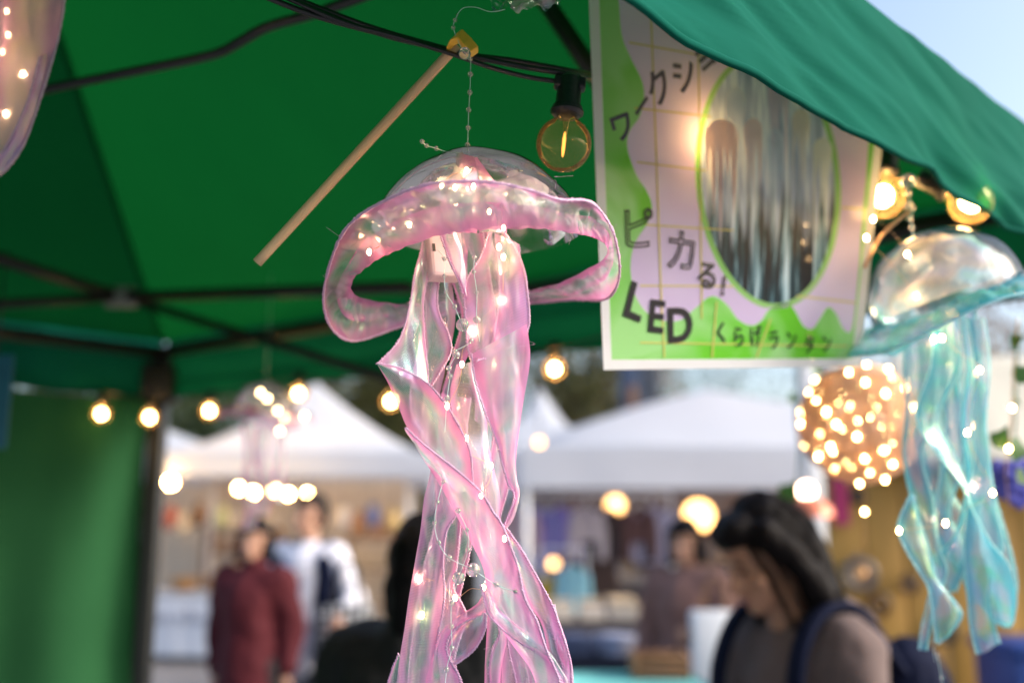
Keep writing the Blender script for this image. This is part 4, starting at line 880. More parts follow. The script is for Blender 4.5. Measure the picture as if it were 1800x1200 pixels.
# ------------------------------------------------------------------ accessories stall
rail = thing('clothes_rail', 'long metal clothes rail across the accessories stall', 'clothes rail', (gX(1040, 9), 9.2, 0))
x0, x1 = gX(905, 9.2), gX(1180, 9.2)
obj('rail', tube([Vector((x0, 9.2, 1.82)), Vector((x1, 9.2, 1.82))], .015, 8), M_WMETAL, rail)
for x in (x0, x1): obj('upright', bar((x, 9.2, 0), (x, 9.2, 1.83), .03, .03), M_WMETAL, rail)
def garment(label, px, Y, top, bot, w, col, sleeve=True, group='clothes on the rail'):
    X = gX(px, Y); m = pbr('cloth_' + label[:12].replace(' ', '_'), col, .8, .2, 20, .2)
    t = thing('hanging_garment', label, 'garment', (X, Y, top), group); nu, nv = 16, 18; V = []; F = []
    for side in (-1, 1):
        b = len(V)
        for i in range(nu + 1):
            for j in range(nv + 1):
                u = (i / nu - .5) * 2; v = j / nv; ww = w * (.42 + .10 * v + (.0 if v > .12 else -.0)); dz = -.05 * abs(u) if v < .02 else 0
                y = side * (.035 + .015 * math.sin(u * 9 + v * 2)) * (1 - u ** 4 * .9)
                V.append(Vector((u * ww, y, dz - .05 * u * u * (1 - v) - (top - bot) * v)))
        for i in range(nu):
            for j in range(nv):
                q = (b + i * (nv + 1) + j, b + (i + 1) * (nv + 1) + j, b + (i + 1) * (nv + 1) + j + 1, b + i * (nv + 1) + j + 1); F.append(q if side < 0 else q[::-1])
    obj('body', (V, F), m, t, local=True)
    if sleeve:
        for s in (-1, 1): obj('sleeve', tube(catmull([Vector((s * w * .38, 0, -.06)), Vector((s * w * .52, .0, -.22)), Vector((s * w * .55, 0, -.48))], 10), .05, 8, True, (.06, .045)), m, t, local=True)
    obj('hanger', tube(catmull([Vector((-w * .4, 0, -.04)), Vector((0, 0, .03)), Vector((.0, 0, .07)), Vector((.02, 0, .11)), Vector((-.01, 0, .12))], 14), .006, 5), M_WMETAL, t, local=True)
for a in [('lilac blue blouse at the ribbon end of the clothes rail', 935, 9.2, 1.71, 1.15, .42, (.22, .24, .55)), ('violet scarf top on the clothes rail next to the blue blouse', 985, 9.2, 1.71, 1.3, .30, (.26, .20, .55)), ('dusty pink dress on the clothes rail', 1015, 9.24, 1.71, 1.0, .34, (.45, .26, .34)),
          ('long dark brown coat on the clothes rail', 1047, 9.2, 1.71, .92, .40, (.06, .035, .03)), ('charcoal jacket with wide sleeves below the amber lamp', 1100, 9.2, 1.66, 1.22, .46, (.05, .04, .05)), ('pale lilac shirt at the far end of the clothes rail', 1148, 9.2, 1.71, 1.2, .38, (.42, .40, .55))]:
    garment(*a)
garment('mustard yellow dress hanging low under the small amber lamp', 973, 8.5, 1.12, .62, .36, (.48, .33, .03), False, 'dresses before the rail')
garment('sky blue dress hanging low beside the mustard one', 1006, 8.45, 1.22, .58, .34, (.22, .46, .56), False, 'dresses before the rail')
for k, (px, tp, bt, w_, c, lb) in enumerate([(915, 1.71, 1.35, .26, (.50, .36, .40), 'short rose top at the very start of the clothes rail'), (960, 1.71, 1.42, .22, (.62, .60, .62), 'short white top on the clothes rail beside the blue blouse'), (1032, 1.71, 1.40, .24, (.55, .48, .52), 'short pale grey top between the pink dress and the brown coat'), (1072, 1.71, 1.20, .24, (.30, .16, .20), 'plum vest beside the long brown coat'), (1125, 1.71, 1.38, .22, (.12, .06, .06), 'dark red shirt next to the charcoal jacket'), (1168, 1.71, 1.05, .24, (.16, .12, .11), 'brown tunic at the outer end of the clothes rail')]):
    garment(lb, px, 9.17 + .06 * (k % 2), tp, bt, w_, c, k % 2 == 0)
gr = thing('garment_stand', 'low metal stand holding the mustard and blue dresses', 'clothes rail', (gX(990, 8.5), 8.5, 0))
xa, xb = gX(950, 8.5), gX(1030, 8.5)
obj('rail', tube([Vector((xa, 8.5, 1.34)), Vector((xb, 8.5, 1.34))], .012, 8), M_WMETAL, gr)
for x in (xa, xb): obj('upright', bar((x, 8.5, 0), (x, 8.5, 1.35), .025, .025), M_WMETAL, gr)
mi = thing('arch_mirror', 'arched mirror with dark frame behind the clothes rail', 'mirror', (gX(1122, 9.9), 9.9, 1.2))
arc = [Vector((math.cos(math.pi * i / 24) * .24, 0, .35 + math.sin(math.pi * i / 24) * .24)) for i in range(25)]
pp_ = [Vector((.24, 0, -.5))] + arc + [Vector((-.24, 0, -.5))]
obj('frame', tube(pp_ + [pp_[0]], .028, 8, False), M_DKBR, mi, local=True)
obj('glass', ([p for p in pp_] + [p + Vector((0, .01, 0)) for p in pp_], [tuple(range(len(pp_)))[::-1], tuple(range(len(pp_), 2 * len(pp_)))]), pbr('mirror_glass', (.6, .62, .68), .08, .02, 5, 0, metal=1), mi, local=True, smooth=False)
obj('stand', bar((0, .03, -1.2), (0, .03, .5), .05, .03), M_DKBR, mi, local=True)
SH3 = shelf_unit('tall wooden shelf of colourful goods in the accessories stall', gX(1150, 10.6), 10.6, 1.7, 1.85, (.5, .85, 1.15, 1.45, 1.75), M_BROWN)
GC = [pbr('ware_%d' % i, c, .5, .2, 14, .1) for i, c in enumerate([(.62, .58, .62), (.05, .04, .06), (.40, .14, .20), (.20, .16, .40), (.60, .44, .30), (.16, .30, .36), (.50, .10, .06), (.66, .62, .52)])]
GN = ['white', 'black', 'plum', 'violet', 'tan', 'teal', 'red', 'ivory']
for r_, z in enumerate((.8635, 1.1635, 1.4635)):
    for k in range(8):
        i = (k * 3 + r_ * 5 + k // 3) % 8
        jar('%s jar on the %s board of the tall stall shelf, number %s from the post' % (GN[i], ['low', 'middle', 'high'][r_], ['one', 'two', 'three', 'four', 'five', 'six', 'seven', 'eight'][k]), (gX(1150, 10.6) - .72 + k * .205, 10.55, z), rnd.uniform(.05, .085), rnd.uniform(.14, .24), GC[i], 'jar', 'jars on the stall shelf')
ta = table('display table of beige boxes in the accessories stall', gX(1120, 7.6), 7.6, 1.5, .7, .86, pbr('grey_table_cover', (.10, .09, .10), .8, .2, 8, .1), .6, R(3))
kk = 0
for r_ in range(2):
    for k in range(6):
        s = (.16 + .03 * rnd.random(), .14, .07 + .07 * rnd.random()); X = gX(1120, 7.6) - .58 + k * .225; Y = 7.45 + r_ * .26
        t = thing('gift_box', 'beige lidded box on the display table, %s of its %s row' % (['first', 'second', 'third', 'fourth', 'fifth', 'last'][k], ['front', 'back'][r_]), 'box', (X, Y, .866), 'boxes on the display table', rnd.uniform(-.2, .2))
        i = rnd.choice([1, 2, 5, 2]); obj('body', boxvf((0, 0, s[2] * .4), (s[0], s[1], s[2] * .8), None, .003), M_COL[i], t, local=True, smooth=False); obj('lid', boxvf((0, 0, s[2] * .9), (s[0] * 1.05, s[1] * 1.05, s[2] * .22), None, .003), M_COL[rnd.choice([1, 2, 5])], t, local=True, smooth=False)
tb = table('low table under a navy cloth before the display table', gX(1040, 5.6), 5.6, 1.0, .6, .84, pbr('navy_cover', (.02, .025, .05), .8, .3, 8, .2), .6, R(-6))
for k, (dx, c, nm) in enumerate([(-.36, (.20, .26, .40), 'pale blue'), (-.12, (.05, .07, .14), 'navy'), (.12, (.35, .36, .46), 'grey lilac'), (.34, (.08, .16, .42), 'bright blue')]):
    t = thing('folded_scarf', '%s folded scarf on the navy table' % nm, 'scarf', (gX(1040, 5.6) + dx, 5.52, .846), 'scarves on the navy table', .3 * k)
    m = pbr('scarf_%d' % k, c, .85, .25, 30, .2)
    for j in range(3): obj('fold', boxvf((.004 * j, 0, .018 + .034 * j), (.2 - .01 * j, .24, .032), None, .014), m, t, local=True)
tt = table('table under a teal cloth between the ribbons and the woman with the backpack', gX(1105, 3.6), 3.6, .50, .5, .98, M_TEAL, .7, R(2))
crate('wooden_crate', 'brown wooden crate standing on the teal table', (gX(1150, 3.75), 3.72, .986), (.20, .16, .085), M_BROWN)

# ------------------------------------------------------------------ ochre stall at the right
oc = thing('wooden_stall', 'ochre wooden stall wall with cream awning behind the blue lantern', 'stall', (gX(1700, 5), 5, 0))
xa, xb = gX(1452, 5), gX(2250, 5); npl = 12
for k in range(npl):
    w_ = (xb - xa) / npl; obj('plank', boxvf((xa + w_ * (k + .5), 5 + .004 * (k % 3), .93), (w_ - .008, .03, 1.84), None, .004), M_OCHRE, oc)
obj('header_beam', bar((xa - .02, 4.96, 1.84), (xb, 4.96, 1.84), .07, .10), M_DKBR, oc)
V = []; F = []
for i in range(31):
    for j in range(9):
        u = i / 30; v = j / 8; xx = gX(1632, 4.6) + (gX(2300, 4.6) - gX(1632, 4.6)) * u; V.append((xx, 4.95 - .30 * (1 - v) + .015 * math.sin(u * 22) * (1 - v), 1.80 + .56 * v + .012 * noise.noise(Vector((u * 9, v * 2, 0)))))
for i in range(30):
    for j in range(8): F.append((i * 9 + j, (i + 1) * 9 + j, (i + 1) * 9 + j + 1, i * 9 + j + 1))
o = obj('awning', (V, F), M_CREAM, oc); o.modifiers.new('thickness', 'SOLIDIFY').thickness = .006
for x in (xa + .03, gX(1640, 5), xb): obj('post', bar((x, 5.04, 0), (x, 5.04, 2.36), .06, .05), M_DKBR, oc)
M_MAG = pbr('magenta_print', (.42, .03, .12), .7, .1, 9, 0)
p = atY(1478, 880, 4.93)
t = thing('hanging_sign', 'narrow magenta hanging sign on the ochre wall', 'sign', p); obj('panel', boxvf(p, (.075, .012, .23), None, .003), M_MAG, t, smooth=False); obj('rod', tube([p + Vector((-.05, 0, .12)), p + Vector((.05, 0, .12))], .006, 6), M_DKBR, t)
for k, (x, y, r, c, lb) in enumerate([(1512, 1008, .085, (.16, .14, .13), 'round grey metal ornament on the ochre wall below the light ball'), (1600, 1025, .045, (.08, .045, .03), 'small dark ornament on the ochre wall left of the blue ribbons'), (1545, 1062, .06, (.12, .06, .02), 'brown wreath on the ochre wall above the backpack'), (1508, 872, .04, (.03, .03, .03), 'small black charm hanging on the ochre wall beside the magenta sign'), (1662, 1110, .06, (.03, .03, .03), 'dark hanging charm on the ochre wall beneath the blue ribbons')]):
    p = atY(x, y, 4.94); t = thing('wall_ornament', lb, 'ornament', p, 'ornaments on the ochre wall'); m = pbr('ornament_%d' % k, c, .35, .3, 30, .1, metal=.5 if k == 0 else 0)
    M90 = Matrix.Rotation(R(90), 3, 'X')
    obj('ring', lathe([(r * .62, -.012), (r, -.012), (r, .012), (r * .62, .012), (r * .62, -.012)], p, 24, M90), m, t); obj('boss', ell(p, (r * .42, .016, r * .42)), M_WIRE if k == 0 else m, t)
    obj('nail', tube([p + Vector((0, 0, r)), p + Vector((0, .03, r + .03))], .004, 5), m, t)
po_ = thing('stall_post', 'white square post beside the ochre stall', 'post', (gX(1432, 4.2), 4.2, 0))
obj('shaft', boxvf((gX(1432, 4.2), 4.2, 1.15), (.075, .075, 2.3), None, .006), M_WMETAL, po_); obj('foot', boxvf((gX(1432, 4.2), 4.2, .01), (.2, .2, .02), None, .004), M_WMETAL, po_)
for k, (x, w_, h_, c, lb) in enumerate([(1720, .5, .55, (.045, .025, .012), 'dark brown chest under the blue lantern'), (1810, .4, .80, (.015, .05, .22), 'blue storage bin beside the dark brown chest')]):
    t = thing(['storage_chest', 'storage_bin'][k], lb, ['chest', 'bin'][k], (gX(x, 4.4), 4.4, 0)); m = pbr('chest_%d' % k, c, .5, .3, 6, .1)
    obj('body', boxvf((0, 0, h_ * .62), (w_, .4, h_ * 1.24), None, .012), m, t, local=True); obj('lid', boxvf((0, 0, h_ * 1.27), (w_ + .03, .43, .05), None, .01), m, t, local=True)
# teal poster edge at the far left
p = at(-14, 705, 1.9); t = thing('hanging_banner', 'blue banner edge hanging by the green side curtain', 'banner', p)
obj('panel', boxvf(p, (.07, .006, .18), None, .002), pbr('blue_print', (.02, .14, .22), .5, .3, 12, 0), t, smooth=False); obj('cord', tube([p + Vector((0, 0, .09)), p + Vector((0, 0, .30))], .002, 5), M_CABLE, t)

# ------------------------------------------------------------------ signboard and trees behind
p = atY(1128, 700, 15); t = thing('signboard', 'tall navy signboard with a brown panel rising behind the white tents', 'sign', (p.x, 15, 0))
m = pbr('navy_board', (.03, .05, .10), .6, .3, 2, .05)
obj('board', boxvf((-.17, 0, 2.4), (.30, .2, 3.6), None, .01), m, t, local=True); obj('board', boxvf((.15, .04, 2.4), (.30, .2, 3.6), None, .01), pbr('slate_board', (.05, .06, .08), .6, .3, 2, .05), t, local=True)
obj('brown_panel', boxvf((-.15, -.11, 3.35), (.12, .02, .55), None, .004), M_BROWN, t, local=True)
for s in (-.25, .25): obj('foot', boxvf((s, 0, .3), (.1, .3, .62), None, .01), m, t, local=True)
LEAFV = [(-.5, 0, 0), (0, -.28, .05), (.5, 0, 0), (0, .28, .05)]
M_TREE = [pbr('olive_leaves', (.055, .060, .012), .7, .5, .8, 0, transl=.25), pbr('russet_leaves', (.16, .075, .018), .7, .5, .8, 0, transl=.25), pbr('dull_green_leaves', (.045, .075, .02), .7, .5, .8, 0, transl=.25)]
M_BARK = pbr('bark', (.07, .045, .03), .9, .3, 8, .4)
def tree(label, px, Y, h, cr_, m, n=5200, seed=0, leaf=.16, base=.42):
    rnd = random.Random(seed); X = gX(px, Y); t = thing('street_tree', label, 'tree', (X, Y, 0), 'trees behind the market'); L = []
    L.append(tube(catmull([Vector((0, 0, -.05)), Vector((.08, 0, h * .25)), Vector((-.05, .05, h * .55)), Vector((.03, 0, h * .85))], 16), .2, 9, True, (.18, .05)))
    tips = []
    for k in range(16):
        a = k * 2.4 + rnd.random(); z0 = h * rnd.uniform(.28, .75); ln = cr_ * rnd.uniform(.6, 1.0); e = Vector((math.cos(a) * ln, math.sin(a) * ln, z0 + h * rnd.uniform(.08, .25)))
        L.append(tube(catmull([Vector((0, 0, z0)), Vector((e.x * .5, e.y * .5, z0 + .3)), e], 8), .05, 6, True, (.06, .015))); tips += [e, e * .6 + Vector((0, 0, z0 * .4 + .2)), Vector((e.x * .7, e.y * .7, e.z + rnd.uniform(-.3, .6)))]
    tips += [Vector((rnd.uniform(-.4, .4), rnd.uniform(-.4, .4), h * rnd.uniform(.8, 1)))for _ in range(6)]
    obj('trunk', merge(*L), M_BARK, t, local=True); V = []; F = []
    for i in range(n):
        c = rnd.choice(tips); q = c + Vector((rnd.gauss(0, cr_ * .20), rnd.gauss(0, cr_ * .20), rnd.gauss(0, cr_ * .17)))
        if q.z < h * base * .6: continue
        M = Euler((rnd.uniform(0, 6), rnd.uniform(0, 6), rnd.uniform(0, 6))).to_matrix(); s = leaf * rnd.uniform(.6, 1.4); b = len(V)
        V += [q + M @ (Vector(v) * s) for v in LEAFV]; F.append((b, b + 1, b + 2, b + 3))
    obj('crown', (V, F), m, t, local=True, smooth=False)
tree('olive tree behind the peaked tent beside the bulbs', 640, 20, 5.0, 2.0, M_TREE[0], seed=1, n=7000)
tree('russet tree behind the gap left of the pink ribbons', 760, 22, 5.2, 2.0, M_TREE[1], seed=2, n=7000)
tree('olive tree right of the pink ribbons behind the tent tip', 985, 21, 5.6, 1.9, M_TREE[0], seed=3, n=3400)
tree('russet tree between the tent tip and the navy signboard', 1075, 24, 5.4, 1.8, M_TREE[1], seed=4, n=2600)
tree('dull green tree rising over the low roofed tent', 360, 22, 5.0, 2.2, M_TREE[2], seed=5, n=7000)
tree('thin olive tree behind the rounded roof', 1330, 26, 4.8, 2.0, M_TREE[0], seed=6, n=700)
tree('russet tree behind the cream awning', 1760, 14, 4.9, 1.7, M_TREE[1], seed=7, n=2600, leaf=.13)
tree('dull green tree far behind the poster', 1200, 30, 7.0, 2.6, M_TREE[2], seed=8, n=1600)
tree('olive tree behind the green side curtain', 120, 21, 5.4, 2.2, M_TREE[0], seed=9, n=5000)

# ================================================================== PEOPLE
def caps(p0, p1, r0, r1, seg=12):
    p0 = Vector(p0); p1 = Vector(p1); d = p1 - p0; q = d.to_track_quat('Z', 'Y').to_matrix() if d.length > 1e-6 else Matrix.Identity(3); ln = d.length; prof = []
    for i in range(5): a = math.pi / 2 * (1 - i / 4); prof.append((max(1e-4, r0 * math.cos(a)), -r0 * math.sin(a)))
    for i in range(5): a = math.pi / 2 * i / 4; prof.append((max(1e-4, r1 * math.cos(a)), ln + r1 * math.sin(a)))
    return lathe(prof, p0, seg, q)
def blobs(name, L, m, parent, vox=.009, sm=6):
    o = obj(name, merge(*L), m, parent, local=True); md = o.modifiers.new('union', 'REMESH'); md.mode = 'VOXEL'; md.voxel_size = vox; md.use_smooth_shade = True
    s = o.modifiers.new('soften', 'SMOOTH'); s.factor = .5; s.iterations = sm
    if name != 'body':
        tx = bpy.data.textures.new(name + '_folds', 'CLOUDS'); tx.noise_scale = .05 if name == 'hair' else .11; dm = o.modifiers.new('folds', 'DISPLACE'); dm.texture = tx; dm.strength = .018 if name == 'hair' else .035; dm.mid_level = .5; dm.texture_coords = 'LOCAL'
    return o
def skin_mat(name, c):
    m = pbr(name, c, .55, .08, 14, .05); m.node_tree.nodes['Principled BSDF'].inputs['Subsurface Weight'].default_value = .08; return m
M_SK = skin_mat('skin', (.40, .22, .15)); M_HAIR = pbr('black_hair', (.006, .005, .006), .55, .4, 60, .35, stretch=(6, 6, .4), spec=.08); M_EYE = pbr('eye_dark', (.01, .008, .006), .2, .1, 10, 0); M_LIP = pbr('lip', (.38, .14, .12), .5, .05, 10, 0)
M_SHOE = pbr('shoe_leather', (.02, .018, .016), .5, .2, 20, .1)
def hand(w_, d, side, curl=.5):
    """palm and five curled fingers; w_ wrist, d direction of the forearm"""
    d = Vector(d).normalized(); s = d.cross(Vector((0, 1, 0))); s = s.normalized() if s.length > .1 else Vector((1, 0, 0)); f = d.cross(s).normalized(); L = []
    pc = w_ + d * .045; L.append(caps(w_, w_ + d * .06, .024, .03)); L.append(ell(pc, (.034, .034, .034), 10, 8))
    for k in range(4):
        b = w_ + d * .085 + s * (k - 1.5) * .019; ln = (.036, .042, .040, .032)[k]; m_ = b + d * ln; e = m_ + (d * (1 - curl) - f * curl).normalized() * ln * .8
        L += [caps(w_ + d * .05 + s * (k - 1.5) * .016, b, .010, .0095, 8), caps(b, m_, .0095, .0088, 8), caps(m_, e, .0088, .0075, 8)]
    tb_ = w_ + d * .03 + s * side * .026; L += [caps(tb_, tb_ + (d + s * side * .8).normalized() * .036, .011, .010, 8), caps(tb_ + (d + s * side * .8).normalized() * .036, tb_ + (d * 1.6 + s * side * .8).normalized() * .066, .010, .008, 8)]
    return L
def person(label, X, Y, H, rz, top, bottom, hair='short', head_pitch=0, head_yaw=0, lean=0, armL=None, armR=None, top_name='jacket', collar=None, bulk=0., hood=False, rough_top=None):
    t = thing('person', label, 'person', (X, Y, 0), None, rz); k = H / 1.65
    def P(x, y, z): return Vector((x * k, y * k - math.sin(lean) * max(0, z - .9) * k, z * k - (1 - math.cos(lean)) * max(0, z - .9) * k))
    hip = P(0, .0, .90); wst = P(0, .0, 1.05); che = P(0, .0, 1.24); nk = P(0, .005, 1.41); shL, shR = P(-.165, .0, 1.345), P(.165, .0, 1.345)
    aL = [shL, P(*(armL[0] if armL else (-.235, .02, 1.08))), P(*(armL[1] if armL else (-.235, -.06, .85)))]
    aR = [shR, P(*(armR[0] if armR else (.235, .02, 1.08))), P(*(armR[1] if armR else (.235, -.06, .85)))]
    HM = Euler((head_pitch, 0, head_yaw)).to_matrix(); hb = P(0, -.005, 1.44)
    def Hd(x, y, z): return hb + HM @ Vector((x * k, y * k, z * k))
    B = [caps(hip, wst, .125 * k, .115 * k), caps(wst, che, .115 * k, .13 * k), caps(che, P(0, .01, 1.36), .13 * k, .075 * k), caps(P(-.10, 0, 1.30), P(.10, 0, 1.30), .085 * k, .085 * k), caps(nk + Vector((0, 0, -.08)), Hd(0, .0, .06), .055 * k, .05 * k)]
    for s, A in ((-1, aL), (1, aR)):
        B += [caps(A[0], A[1], .05 * k, .040 * k), caps(A[1], A[2], .040 * k, .027 * k)] + hand(A[2], A[2] - A[1], -s)
        h0, kn, an = P(s * .085, .0, .88), P(s * .09, -.01, .47), P(s * .09, .02, .08); B += [caps(h0, kn, .085 * k, .055 * k), caps(kn, an, .055 * k, .035 * k), caps(an + Vector((0, 0, -.035)), P(s * .10, -.15, .035), .034, .028)]
    hc = Hd(0, -.01, .135)
    B += [ell(hc + HM @ Vector((0, .012, .018)) * k, (.074 * k, .092 * k, .093 * k), 18, 12, HM), ell(Hd(0, -.045, .075), (.056 * k, .055 * k, .070 * k), 14, 10, HM), ell(Hd(0, -.085, .035), (.026 * k, .022 * k, .022 * k), 10, 8, HM),
          caps(Hd(0, -.090, .135), Hd(0, -.112, .098), .011 * k, .016 * k), ell(Hd(0, -.095, .062), (.026 * k, .014 * k, .012 * k), 10, 6, HM)]
    for s in (-1, 1): B += [ell(Hd(s * .079, .01, .105), (.011 * k, .022 * k, .034 * k), 10, 8, HM), ell(Hd(s * .042, -.068, .095), (.022 * k, .018 * k, .02 * k), 10, 8, HM)]
    body = blobs('body', B, M_SK, t, .0065, 3)
    for s in (-1, 1): obj('eye', ell(Hd(s * .032, -.092, .128), (.015 * k, .007 * k, .006 * k), 10, 6, HM), M_EYE, t, local=True); obj('eyebrow', ell(Hd(s * .034, -.094, .152), (.02 * k, .005 * k, .004 * k), 8, 5, HM), M_HAIR, t, local=True)
    obj('mouth', ell(Hd(0, -.106, .062), (.022 * k, .006 * k, .006 * k), 10, 6, HM), M_LIP, t, local=True)
    e = bulk
    J = [caps(P(0, 0, .80), wst, .15 * k + e, .138 * k + e), caps(wst, che, .138 * k + e, .15 * k + e), caps(che, P(0, .01, 1.34), .15 * k + e, .09 * k + e), caps(P(-.12, 0, 1.31), P(.12, 0, 1.31), .088 * k + e, .088 * k + e)]
    for A in (aL, aR): J += [caps(A[0], A[1], .068 * k + e * .8, .058 * k + e * .8), caps(A[1], A[1].lerp(A[2], .93), .058 * k + e * .8, .046 * k + e * .6)]
    if collar: J.append(caps(P(0, .005, 1.38), P(0, -.0, 1.44), .072 * k + e * .5, .066 * k + e * .5))
    if hood: J += [ell(P(0, .10, 1.37), (.13 * k, .085 * k, .085 * k)), ell(P(0, .13, 1.31), (.10 * k, .07 * k, .09 * k))]
    jk = blobs(top_name, J, top, t, .011, 8)
    Lg = [caps(P(0, 0, .90), P(0, 0, .98), .142 * k, .138 * k)]
    for s in (-1, 1): Lg += [caps(P(s * .085, 0, .88), P(s * .09, -.01, .47), .105 * k, .078 * k), caps(P(s * .09, -.01, .47), P(s * .09, .02, .10), .078 * k, .062 * k)]
    blobs('trousers', Lg, bottom, t, .012, 6)
    for s in (-1, 1): obj('shoe', merge(caps(P(s * .09, .03, .05), P(s * .10, -.15, .042), .05, .042), boxvf(P(s * .095, -.06, .012), (.09, .28, .024), None, .008)), M_SHOE, t, local=True)
    hr = [ell(Hd(0, .022, .172), (.086 * k, .098 * k, .088 * k), 18, 12, HM), ell(Hd(0, .045, .13), (.084 * k, .075 * k, .085 * k), 16, 10, HM)]
    if hair == 'short': hr += [ell(Hd(0, .065, .085), (.07 * k, .045 * k, .05 * k), 14, 8, HM), ell(Hd(0, -.05, .215), (.066 * k, .05 * k, .034 * k), 12, 8, HM)] + [ell(Hd(s * .076, .012, .145), (.016 * k, .035 * k, .045 * k), 8, 6, HM) for s in (-1, 1)]
    if hair == 'bob': hr += [ell(Hd(0, -.055, .2), (.07 * k, .05 * k, .045 * k), 12, 8, HM)] + [caps(Hd(s * .078, .01, .17), Hd(s * .085, .0, .03), .032 * k, .03 * k) for s in (-1, 1)] + [caps(Hd(0, .07, .15), Hd(0, .075, .01), .07 * k, .06 * k)]
    if hair == 'long':
        hr += [ell(Hd(0, -.04, .212), (.074 * k, .062 * k, .045 * k), 12, 8, HM)]
        for s in (-1, 1): hr += [caps(Hd(s * .074, -.01, .19), Hd(s * .090, .025, .06), .034 * k, .036 * k), caps(Hd(s * .088, .03, .06), P(s * .095, .03, 1.30) + Vector((0, .02, 0)), .036 * k, .026 * k), caps(Hd(s * .05, .075, .10), P(s * .06, .10, 1.27), .05 * k, .03 * k)]
        hr += [caps(Hd(0, .08, .13), P(0, .115, 1.26), .06 * k, .04 * k)]
    hh = blobs('hair', hr, M_HAIR, t, .0075, 4)
    if hair == 'long':
        rq = random.Random(4); LS = []
        for q in range(76):
            a = rq.uniform(-2.6, 2.6); sx_, cx_ = math.sin(a), math.cos(a); r1 = rq.uniform(.97, 1.1)
            LS.append(tube(catmull([Hd(sx_ * .03, .03 + cx_ * .03, .262), Hd(sx_ * .088 * r1, .022 + cx_ * .098 * r1, .19), Hd(sx_ * .098 * r1, .03 + cx_ * .10 * r1, .09), P(sx_ * .11 * r1, .05 + cx_ * .09, rq.uniform(1.24, 1.34))], 14), .0016, 4, True, (.0022, .0008)))
        obj('loose_hair', merge(*LS), M_HAIR, t, local=True)['kind'] = 'stuff'
    return t, P, Hd
M_RED = pbr('crimson_wool', (.062, .002, .007), .85, .2, 25, .2); M_BLACKC = pbr('black_cloth', (.008, .008, .010), .8, .3, 25, .2); M_WSH = pbr('white_shirt', (.66, .66, .74), .8, .06, 10, .15)
M_NAVY = pbr('navy_quilt', (.007, .010, .028), .85, .3, 14, .2, spec=.08); M_MAUVE = pbr('mauve_fleece', (.12, .088, .086), .9, .12, 40, .25); M_GREYT = pbr('grey_trouser', (.05, .05, .06), .85, .2, 20, .1); M_COATB = pbr('rose_brown_coat', (.19, .10, .085), .85, .15, 20, .2)
# woman in red
person('person in a crimson coat with black hair facing the lanterns', gX(450, 5.3), 5.3, 1.525, R(-14), M_RED, M_BLACKC, 'bob', 0, R(6), armL=((-.22, .05, 1.10), (-.21, .02, .86)), armR=((.22, .05, 1.10), (.21, .02, .86)), top_name='coat', collar=True, bulk=.022)
# man in white with a navy vest
t, P, Hd = person('person in a white shirt and open navy vest next to the crimson coat', gX(545, 5.9), 5.9, 1.665, R(-20), M_WSH, M_GREYT, 'short', 0, R(-8), armL=((-.25, .0, 1.10), (-.2, -.22, .98)), armR=((.30, .02, 1.10), (.33, -.20, 1.02)), top_name='shirt', bulk=.012)
vs = [caps(P(s * .10, .045, .86), P(s * .11, .05, 1.30), .105, .105) for s in (-1, 1)] + [caps(P(s * .15, -.06, .84), P(s * .14, -.055, 1.30), .065, .06) for s in (-1, 1)] + [caps(P(-.13, .03, 1.335), P(.13, .03, 1.335), .09, .09)]
blobs('vest', vs, M_NAVY, t, .011, 8)
bg = thing('tote_bag', 'black and white checked bag at the arm of the person in the navy vest', 'bag', (gX(614, 5.6), 5.6, .70))
def check(name):
    m, n, l = newmat(name); out = n.new('ShaderNodeOutputMaterial'); p = n.new('ShaderNodeBsdfPrincipled'); tc = n.new('ShaderNodeTexCoord'); br_ = n.new('ShaderNodeTexBrick'); br_.offset = 0
    setin(br_, Scale=1.0, Mortar_Size=.006, Brick_Width=.05, Row_Height=.05); br_.inputs['Color1'].default_value = (.03, .03, .035, 1); br_.inputs['Color2'].default_value = (.05, .05, .055, 1); br_.inputs['Mortar'].default_value = (.6, .6, .6, 1)
    mp = n.new('ShaderNodeMapping'); mp.inputs['Rotation'].default_value = (R(90), 0, 0); l.new(tc.outputs['Object'], mp.inputs[0]); l.new(mp.outputs[0], br_.inputs[0]); l.new(br_.outputs[0], p.inputs['Base Color']); setin(p, Roughness=.8); l.new(p.outputs[0], out.inputs[0]); return m
V, F = boxvf((0, 0, .20), (.30, .10, .40), Euler((0, R(-4), 0)).to_matrix(), .03)
obj('pouch', (V, F), check('checked_cloth'), bg, local=True)
for s in (-1, 1): obj('handle', tube(catmull([Vector((-.08, s * .03, .38)), Vector((-.04, s * .02, .60)), Vector((.04, s * .02, .60)), Vector((.08, s * .03, .38))], 16), .010, 6), M_BLACKC, bg, local=True)
# person in black, back turned
person('person in a black coat with black hair standing behind the pink ribbons', gX(736, 2.1), 2.1, 1.495, R(150), M_BLACKC, M_BLACKC, 'bob', R(8), R(10), lean=R(4), top_name='coat', collar=True, bulk=.045)
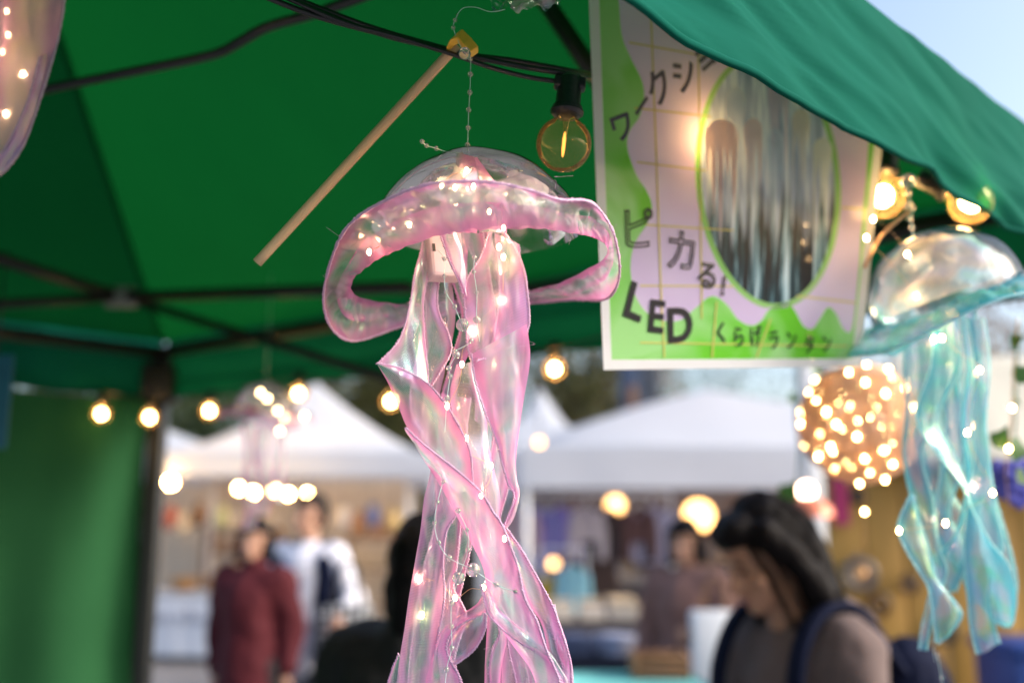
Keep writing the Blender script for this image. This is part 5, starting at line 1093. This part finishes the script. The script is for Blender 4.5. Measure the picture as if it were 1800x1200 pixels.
# woman with backpack looking down
t, P, Hd = person('person with long black hair, mauve jacket and navy backpack looking down', gX(1436, 2.3), 2.3, 1.55, R(-66), M_MAUVE, M_BLACKC, 'long', R(30), R(-6), lean=R(9), armL=((-.22, -.03, 1.08), (-.17, -.24, 1.0)), armR=((.22, -.03, 1.08), (.17, -.24, 1.0)), top_name='jacket', bulk=.004, hood=True)
bp = thing('backpack', 'navy backpack worn over the mauve jacket', 'backpack', t.location, None, R(-64))
bp.location = t.location
blobs('bag', [caps(P(-.06, .24, .92), P(-.06, .26, 1.24), .10, .095), caps(P(.06, .24, .92), P(.06, .26, 1.24), .10, .095), caps(P(0, .29, .92), P(0, .28, 1.2), .09, .08)], M_NAVY, bp, .011, 5)
for s in (-1, 1):
    q = catmull([P(s * .10, .20, 1.27), P(s * .125, .06, 1.43), P(s * .125, -.07, 1.40), P(s * .135, -.155, 1.25), P(s * .15, -.12, 1.08), P(s * .14, .10, .96)], 40); V = []; F = []
    for i, c in enumerate(q):
        w_ = Vector((.020, 0, 0)); tn = (q[min(i + 1, 39)] - q[max(i - 1, 0)]).normalized(); nr = w_.cross(tn).normalized() * .007; V += [c - w_ - nr, c + w_ - nr, c + w_ + nr, c - w_ + nr]
    for i in range(39):
        for k in range(4): F.append((i * 4 + k, i * 4 + (k + 1) % 4, i * 4 + 4 + (k + 1) % 4, i * 4 + 4 + k))
    obj('strap', (V, F), M_NAVY, bp, local=True)
# visitor further back with a white bag
person('person in a rose brown coat standing before the display table', gX(1205, 5.2), 5.2, 1.52, R(-30), M_COATB, M_GREYT, 'bob', R(6), 0, armR=((.24, -.02, 1.10), (.16, -.24, 1.10)), top_name='coat', bulk=.02)
wb = thing('shopping_bag', 'plain white bag held by the person in the rose brown coat', 'bag', (gX(1248, 4.9), 4.85, .80))
V, F = boxvf((0, 0, .16), (.23, .10, .33), None, .015); obj('pouch', (V, F), pbr('white_paper', (.74, .75, .78), .7, .03, 8, .1), wb, local=True)
for s in (-1, 1): obj('handle', tube(catmull([Vector((-.06, s * .03, .31)), Vector((-.03, s * .02, .46)), Vector((.03, s * .02, .46)), Vector((.06, s * .03, .31))], 16), .006, 6), M_BROWN, wb, local=True)
